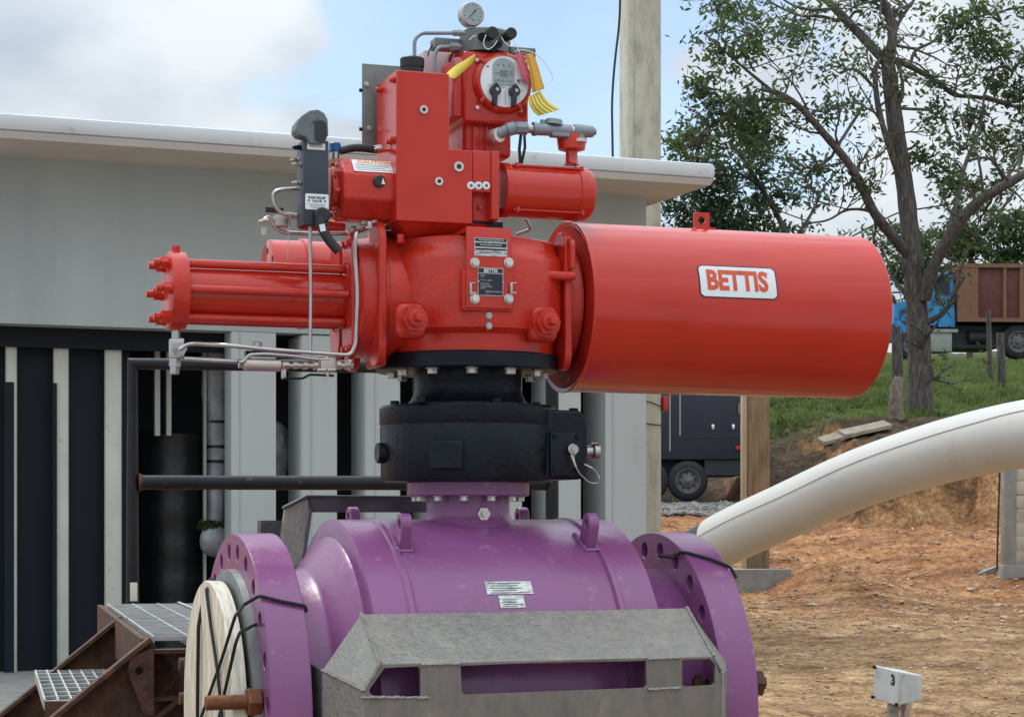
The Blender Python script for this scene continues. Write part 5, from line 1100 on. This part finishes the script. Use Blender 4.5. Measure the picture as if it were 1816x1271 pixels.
# ---- trailer
dR = 35.0; tr = bpy.data.objects.new('enclosed_trailer', None); COL.objects.link(tr); t0 = wp(1165, 885, dR); tr.location = t0
tag(tr, 'dark navy enclosed trailer parked beyond the concrete column', 'trailer')
def tx(x, y_): p_ = wp(x, y_, dR); return Vector((p_.x-t0.x, 0, p_.z-t0.z))
a_ = tx(1120, 815); b_ = tx(1317, 600)
bdy = MB().bb((a_.x-1.5, 0, a_.z), (b_.x, 2.2, b_.z+1), bev=.03).build('body', M_TRAIL, tr)
a_ = tx(1250, 842); MB().bb((a_.x, .05, a_.z), (b_.x, 2.1, tx(0, 815).z-.003)).build('rear_skirt', M_DARK, tr); MB().bb((tx(1120, 0).x, .3, tx(0, 840).z), (tx(1250, 0).x, 2.0, tx(0, 815).z-.004)).build('chassis', M_DARK, tr)
for x_ in (1188, 1206): p_ = tx(x_, 0); MB().bb((p_.x-.012, -.006, tx(0, 800 if x_ < 1200 else 772).z), (p_.x+.012, -.001, b_.z+.9)).build('panel_seam', M_TGREY, bdy)
p_ = tx(1206, 774); MB().bb((p_.x, -.006, p_.z-.014), (b_.x, -.001, p_.z+.014)).build('hatch_seam', M_INK, bdy)
for x_ in (1264, 1300): p_ = tx(x_, 757); MB().box(p_-Y_*.02, (.05, .04, .09), None, .008).build('latch', M_CHROME, bdy)
p_ = tx(1311, 725); MB().box(p_-Y_*.02, (.05, .04, .2), None, .008).build('hinge', M_RIM, bdy)
p_ = tx(1311, 794); MB().box(p_-Y_*.02, (.13, .04, .07), None, .006).build('marker_lamp', M_LAMP, bdy)
def wheel(c_, r_, par, wd=.22):
    w_ = MB().lathe(c_+Y_*0, Y_, [(0, r_*.62), (.0, r_*.70), (.02, r_*.9), (.05, r_*.98), (.08, r_), (wd-.04, r_), (wd, r_*.9), (wd, 0)], 40, cap=False).build('tyre', M_TYRE, par)
    rm_ = MB().lathe(c_+Y_*.01, Y_, [(0, r_*.62), (.0, r_*.56), (.05, r_*.5), (.06, r_*.42), (.035, r_*.3), (.035, r_*.16), (-.02, r_*.15), (-.03, r_*.1), (-.03, 0)], 32, cap=False).build('rim', M_RIM, w_)
    for i in range(8): t_ = R(45*i+10); MB().cyl(c_+Vector((math.cos(t_)*r_*.38, .03, math.sin(t_)*r_*.38)), c_+Vector((math.cos(t_)*r_*.38, .052, math.sin(t_)*r_*.38)), r_*.055, n=10).build('rim_hole', M_INK, rm_)
rw = 34/F*dR*1.06
wheel(tx(1220, 852)-Y_*.03, rw, tr); wheel(tx(1150, 852)-Y_*.03, rw, tr)
o_ = MB().bb((0, 0, -.35), (6, 1.3, 0), bev=.03).build('pavement_kerb', M_STEELBLUE); p_ = wp(1130, 889, 34.0); o_.location = p_; tag(o_, 'blue grey kerb strip the trailer stands behind', 'kerb')
# ---- truck
dK = 54.0; tk_ = bpy.data.objects.new('dump_truck', None); COL.objects.link(tk_); t0 = wp(1700, 640, dK); tk_.location = t0; tk_.rotation_euler = (0, 0, R(4))
tag(tk_, 'old dump truck with bright blue cab and faded ochre and red box on the hill', 'truck')
def kx(x, y_, v=0): p_ = wp(x, y_, dK); return Vector((p_.x-t0.x, v, p_.z-t0.z))
mb = MB()
ol = [(kx(1583, 0).x, kx(0, 575).z), (kx(1585, 0).x, kx(0, 540).z), (kx(1600, 0).x, kx(0, 535).z), (kx(1650, 0).x, kx(0, 530).z), (kx(1662, 0).x, kx(0, 486).z), (kx(1690, 0).x, kx(0, 480).z), (kx(1694, 0).x, kx(0, 576).z), (kx(1613, 0).x, kx(0, 578).z), (kx(1605, 0).x, kx(0, 600).z)]
mb.plate((0, 2.3, 0), X_, Z_, ol, 2.3); cab = mb.build('cab', M_TBLUE, tk_); MB().bb(kx(1663, 524, -.02), kx(1684, 492, .0)-Y_*.004).build('window', M_NAVY, cab); MB().bb(kx(1663, 580, -.03), kx(1693, 574, 0)).build('step', M_TBLUE, cab)
a_ = kx(1696, 568); b_ = kx(1995, 472); bx_ = MB().bb((a_.x, -.05, a_.z), (b_.x, 2.4, b_.z), bev=.02).build('cargo_box', M_TRED, tk_)
for x0, x1 in ((1696, 1733), (1778, 1784), (1808, 1820), (1860, 1866), (1920, 1926)): MB().bb(kx(x0, 566, -.13), kx(x1, 471, -.055)).build('side_panel', M_TORA, bx_)
MB().bb(kx(1696, 475, -.15), kx(1995, 468, -.04)).build('top_rail', M_TORA, bx_); MB().bb(kx(1696, 571, -.15), kx(1995, 564, -.04)).build('bottom_rail', M_TORA, bx_)
MB().bb(kx(1640, 590, .4), kx(1990, 575, 1.9)).build('chassis', M_DARK, tk_); MB().bb(kx(1648, 624, -.02), kx(1688, 588, .6), bev=.02).build('fuel_tank', M_TGREY, tk_); MB().bb(kx(1648, 590, -.06), kx(1698, 584, .6), bev=.01).build('running_board', M_TGREY, tk_)
MB().cyl(kx(1722, 596, .3), kx(1755, 596, .3), .18).build('air_tank', M_DARK, tk_); MB().bb(kx(1690, 615, .3), kx(1780, 588, 1.8)).build('underframe', M_DARK, tk_)
wheel(kx(1808, 605, -.05), 31/F*dK, tk_, .3); wheel(kx(1880, 605, -.05), 31/F*dK, tk_, .3); wheel(kx(1618, 612, -.02), 29/F*dK, tk_, .3)
# ---- fence posts on the slope
for x0, x1, yt, yb, d, lb in ((1768, 1783, 590, 712, 42.0, 'dark weathered fence post left of the truck wheel, the thicker one'), (1750, 1759, 550, 655, 44.0, 'thin grey fence post with a forked branch on top')):
    a_ = wp((x0+x1)/2, yt, d); gzv = gz(a_.x, d); r_ = (x1-x0)/2/F*d
    tag(MB().tube([(a_.x+.02, d, gzv-.3), (a_.x, d, (gzv+a_.z)/2), (a_.x-.02, d, a_.z)], r_, 10, rad=[r_*1.1, r_, r_*.9]).build('fence_post', M_BARK), lb, 'post', 'fence posts on the slope')
# small red tool / stake
# ================================================================== TREES
def leafy(mb, c_, n_, rad_, ls, sq=(1, 1, .8)):
    for _ in range(n_):
        v = Vector([random.gauss(0, 1) for _ in range(3)]); v = Vector((v.x*sq[0], v.y*sq[1], v.z*sq[2]))*rad_*.45; b_ = c_+v
        d_ = Vector([random.uniform(-1, 1), random.uniform(-1, 1), random.uniform(-.8, .9)]).normalized(); s_ = ls*random.uniform(.6, 1.3)
        sd_ = d_.cross(Vector([random.uniform(-1, 1) for _ in range(3)])).normalized()*s_*.19
        mb.quad(b_, b_+d_*s_*.45+sd_, b_+d_*s_, b_+d_*s_*.45-sd_)
def branch(tr_, p0, d_, ln, r_, lvl, tips, dep):
    """wandering branch; appends tips"""
    pts_ = [Vector(p0)]; d_ = d_.normalized(); n_ = 6
    for i in range(n_):
        d_ = (d_+Vector([random.uniform(-.38, .38), random.uniform(-.38, .38), random.uniform(-.25, .33)])).normalized(); pts_.append(pts_[-1]+d_*ln/n_)
    tr_.tube(pts_, r_, 6, rad=[r_*(1-.75*i/n_) for i in range(n_+1)])
    tips += pts_[3:] if lvl > 0 else pts_[2:]
    if lvl < dep:
        for k in range(3):
            i = random.choice((2, 3, 4, 5)); dd = (d_+Vector([random.uniform(-1, 1), random.uniform(-1, 1), random.uniform(-.6, .8)])*1.0).normalized()
            branch(tr_, pts_[i], dd, ln*random.uniform(.45, .7), r_*.5, lvl+1, tips, dep)
def tree(limbs, clusters, label, dist, leafm, ls, seed, twigs=True, dens=1.0, wander=1, base=None, group=None):
    random.seed(seed); e = bpy.data.objects.new('tree', None); COL.objects.link(e); b_ = Vector(base); e.location = b_; tag(e, label, 'tree', group)
    tr_ = MB(); lf = MB(); first_ = True; allp = []
    for pts_, r0, r1 in limbs:
        P_ = [wp(x, y_, dist+dz)-b_ for x, y_, dz in pts_]; P_ = fillet(P_, .8, 4); n_ = len(P_)
        rr_ = [(r0+(r1-r0)*i/(n_-1))*(.9 if r0 > 20 else .78)/F*dist*random.uniform(.94, 1.06) for i in range(n_)]
        tr_.tube(P_, .1, 12, rad=rr_); allp += [(p_, rr_[i]) for i, p_ in enumerate(P_)]
        if twigs and r0 < 30:
            for i in range(2, n_):
                if random.random() < .30: 
                    tips = []; branch(tr_, P_[i], Vector([random.uniform(-1, 1), random.uniform(-.7, .7), random.uniform(-.4, 1)]), random.uniform(.7, 1.6), rr_[i]*.28+.008, 0, tips, 1)
                    for t_ in tips: 
                        if random.random() < .14*dens: leafy(lf, t_, int(10*dens), .32, ls)
    for (x, y_, dz, rx, ry, cnt) in clusters:
        c_ = wp(x, y_, dist+dz)-b_; RX = rx/F*dist; RY = ry/F*dist
        near = min(allp, key=lambda a_: (a_[0]-c_).length)
        tr_.tube(fillet([near[0], (near[0]+c_)/2+Vector((random.uniform(-.2, .2), 0, random.uniform(-.2, .3))), c_], .3, 3), .03, 6, rad=None)
        for k in range(int(cnt*(.78 if dist > 40 else .9))):
            a_ = random.random()*6.283; rr2 = math.sqrt(random.random()); s_ = c_+Vector((math.cos(a_)*rr2*RX, random.uniform(-1, 1)*RX*.7, math.sin(a_)*rr2*RY))
            leafy(lf, s_, random.randint(22, 38), random.uniform(.18, .42), ls)
            if k % 3 == 0: tr_.tube([c_+(s_-c_)*.1, (c_+s_)/2+Vector((0, 0, .08)), s_], .012, 4)
    tr_.build('trunk', M_BARK, e); o2 = lf.build('crown', leafm, e, sharp=180)
    return e
# main tree
limbs = [
 ([(1634, 775, 0), (1632, 700, 0), (1630, 600, 0), (1624, 520, 0), (1616, 440, 0), (1607, 340, 0), (1590, 240, 0), (1578, 140, 0), (1572, 90, 0)], 26, 14),
 ([(1574, 110, 0), (1584, 70, 0), (1580, 30, 0), (1565, 0, 0), (1558, -40, 0)], 12, 8),
 ([(1604, 340, 0), (1575, 255, -.2), (1556, 190, -.2), (1550, 120, -.1), (1570, 96, 0)], 8, 5),
 ([(1618, 460, 0), (1580, 415, -.4), (1550, 380, -.8), (1515, 300, -1.1), (1462, 238, -1.4), (1420, 190, -1.7), (1384, 165, -1.9), (1350, 158, -2)], 13, 5),
 ([(1572, 112, 0), (1545, 82, .2), (1512, 48, .4), (1478, 12, .6), (1440, -25, .8)], 12, 9),
 ([(1488, 38, .4), (1455, 28, .2), (1420, 30, 0), (1385, 15, 0), (1360, 0, 0)], 4, 2),
 ([(1480, 15, .4), (1440, 20, .2), (1400, 8, 0), (1370, -15, 0)], 4, 2),
 ([(1640, 530, -.2), (1655, 470, -.5), (1690, 410, -.9), (1730, 358, -1.2), (1780, 330, -1.5), (1840, 295, -1.6), (1900, 250, -1.6)], 15, 9),
 ([(1583, 105, 0), (1615, 118, .3), (1640, 132, .5), (1668, 148, .8), (1690, 170, 1), (1740, 172, 1.2), (1800, 190, 1.4), (1860, 200, 1.5)], 7, 4),
 ([(1613, 118, 0), (1622, 88, .1), (1650, 78, .1), (1690, 45, .2), (1740, 28, .3), (1816, 12, .3)], 4, 2),
 ([(1580, 85, 0), (1592, 40, .2), (1618, 5, .4), (1640, -30, .4)], 5, 3),
 ([(1568, 390, -.6), (1540, 372, -.6), (1500, 370, -.7), (1470, 392, -.8), (1430, 396, -.9)], 4, 2),
 ([(1670, 445, -.5), (1700, 350, -.3), (1712, 285, 0), (1740, 230, .2), (1745, 170, .3)], 6, 3),
 ([(1640, 640, -.1), (1652, 660, -.1), (1645, 685, 0)], 10, 7),
 ([(1380, 170, -1.9), (1330, 130, -2), (1290, 95, -2), (1250, 60, -2)], 4, 2),
 ([(1400, 175, -1.8), (1340, 175, -2.2), (1280, 205, -2.4), (1240, 240, -2.5)], 4, 2),
]
clusters = [
 (1270, 95, -2, 45, 40, 13), (1330, 60, -2, 55, 35, 16), (1290, 25, -1, 60, 25, 13), (1400, 50, 0, 45, 28, 10), (1245, 165, -2.4, 45, 34, 13), (1290, 215, -2.4, 60, 40, 26), (1240, 260, -2.3, 50, 30, 20), (1340, 200, -2, 50, 40, 18), (1360, 260, -2, 45, 36, 12),
 (1445, 195, -1.5, 45, 22, 8), (1490, 130, -1, 40, 18, 6), (1520, 205, -1, 22, 20, 4), (1440, 300, -1, 50, 32, 9), (1510, 320, -1, 40, 26, 6), (1600, 20, .3, 50, 25, 7), (1530, 20, .4, 40, 20, 4),
 (1690, 40, .4, 45, 35, 12), (1760, 30, .4, 55, 35, 15), (1730, 100, .4, 50, 30, 13), (1790, 120, .5, 50, 50, 24), (1720, 230, .5, 50, 36, 15), (1790, 250, .7, 50, 40, 16), (1650, 195, 0, 26, 30, 6), (1660, 290, 0, 36, 36, 9), (1700, 330, 0, 42, 30, 9), (1780, 320, .2, 40, 24, 7), (1630, 250, 0, 20, 30, 4), (1810, 180, .4, 40, 36, 12)]
tz = gz(wp(1632, 755, 38).x, 38)
tree(limbs, clusters, 'tall spreading tree with a thick grey trunk on the grassy slope', 38, M_LEAF, .15, 11, base=(wp(1632, 755, 38).x, 38, tz-.1))
# dense tree behind the roof corner
b2_ = wp(1440, 640, 46); tree([([(1450, 660, 0), (1420, 520, 0), (1400, 420, 0), (1350, 330, 0), (1310, 270, 0)], 9, 4), ([(1400, 420, 0), (1350, 330, .2), (1300, 300, .2), (1240, 290, .2)], 5, 2), ([(1405, 430, 0), (1440, 380, 0), (1460, 330, .2), (1490, 300, .2)], 4, 2)],
 [(1240, 300, 0, 60, 40, 34), (1230, 370, 0, 55, 45, 42), (1300, 340, 0, 60, 45, 40), (1290, 400, 0, 60, 36, 36), (1350, 380, 0, 40, 36, 16), (1380, 320, 0, 40, 30, 9), (1340, 280, 0, 46, 30, 16), (1230, 230, 0, 46, 26, 14), (1400, 410, 0, 40, 20, 8), (1440, 340, 0, 40, 30, 6), (1300, 440, 0, 120, 40, 50)],
 'dense dark crowned tree standing behind the white roof corner', 46, M_LEAFD, .17, 5, base=(b2_.x, 46, gz(b2_.x, 46)-.1))
b3_ = wp(1720, 600, 66); tree([([(1720, 640, 0), (1715, 520, 0), (1725, 430, 0), (1700, 360, 0)], 8, 4), ([(1722, 440, 0), (1770, 380, 0), (1800, 340, 0)], 5, 3)],
 [(1680, 440, 0, 60, 40, 46), (1740, 400, 0, 60, 40, 46), (1800, 420, 0, 60, 40, 46), (1860, 400, 0, 60, 50, 30), (1730, 465, 0, 70, 30, 40), (1810, 462, 0, 60, 30, 36), (1640, 470, 0, 50, 50, 36), (1590, 440, 0, 50, 46, 30), (1560, 520, 0, 50, 60, 34), (1600, 540, 0, 40, 50, 24), (1700, 340, 0, 60, 30, 14), (1500, 425, 0, 50, 14, 10)],
 'broad bushy tree behind the blue and red truck', 66, M_LEAF, .22, 9, base=(b3_.x, 66, gz(b3_.x, 66)-.1))
# trunk stump by the main tree
b4_ = wp(1590, 765, 36.5)
tag(MB().tube([(b4_.x, 36.5, gz(b4_.x, 36.5)-.2), wp(1589, 730, 36.5), wp(1590, 690, 36.5), wp(1594, 668, 36.5)], .1, 12, rad=[.15, .135, .12, .08]).build('tree_stump', mat('pale_bark', (.20, .16, .125), .9, var=.4, scale=10, bump=.8, bscale=20)), 'pale broken stump just beside the thick tree trunk', 'stump')
b5_ = wp(1592, 640, 41)
tag(MB().tube([(b5_.x, 41, gz(b5_.x, 41)-.2), wp(1591, 625, 41), wp(1590, 600, 41), wp(1589, 580, 41)], .1, 10, rad=[.13, .11, .10, .08]).build('tree_stump', M_BARK), 'dark leaning stem between the red cylinder and the trunk', 'stump')
# ---- grass on the slope
random.seed(3); mb = MB()
for i in range(26000):
    y = random.uniform(37.4, 54); px = random.uniform(1340, 1850); x = (px-CX)/F*y
    if fbm(x, y, .5) < -.25+.5*(39.5-y)*.25: continue
    z_ = gz(x, y); h_ = random.uniform(.05, .19)*(1+.5*max(0, fbm(x, y, .8))); a_ = random.random()*6.28; w_ = random.uniform(.018, .04); b_ = Vector((math.cos(a_)*w_, math.sin(a_)*w_, 0)); ln = Vector((random.uniform(-.1, .1), random.uniform(-.1, .1), h_))
    c_ = Vector((x, y, z_-.02)); f_ = mb.bm.faces.new([mb.bm.verts.new(c_-b_), mb.bm.verts.new(c_+b_), mb.bm.verts.new(c_+ln)])
tag(mb.build('grass', M_GRASS, sharp=180), 'rough green grass covering the slope under the tree', 'grass', kind='stuff')
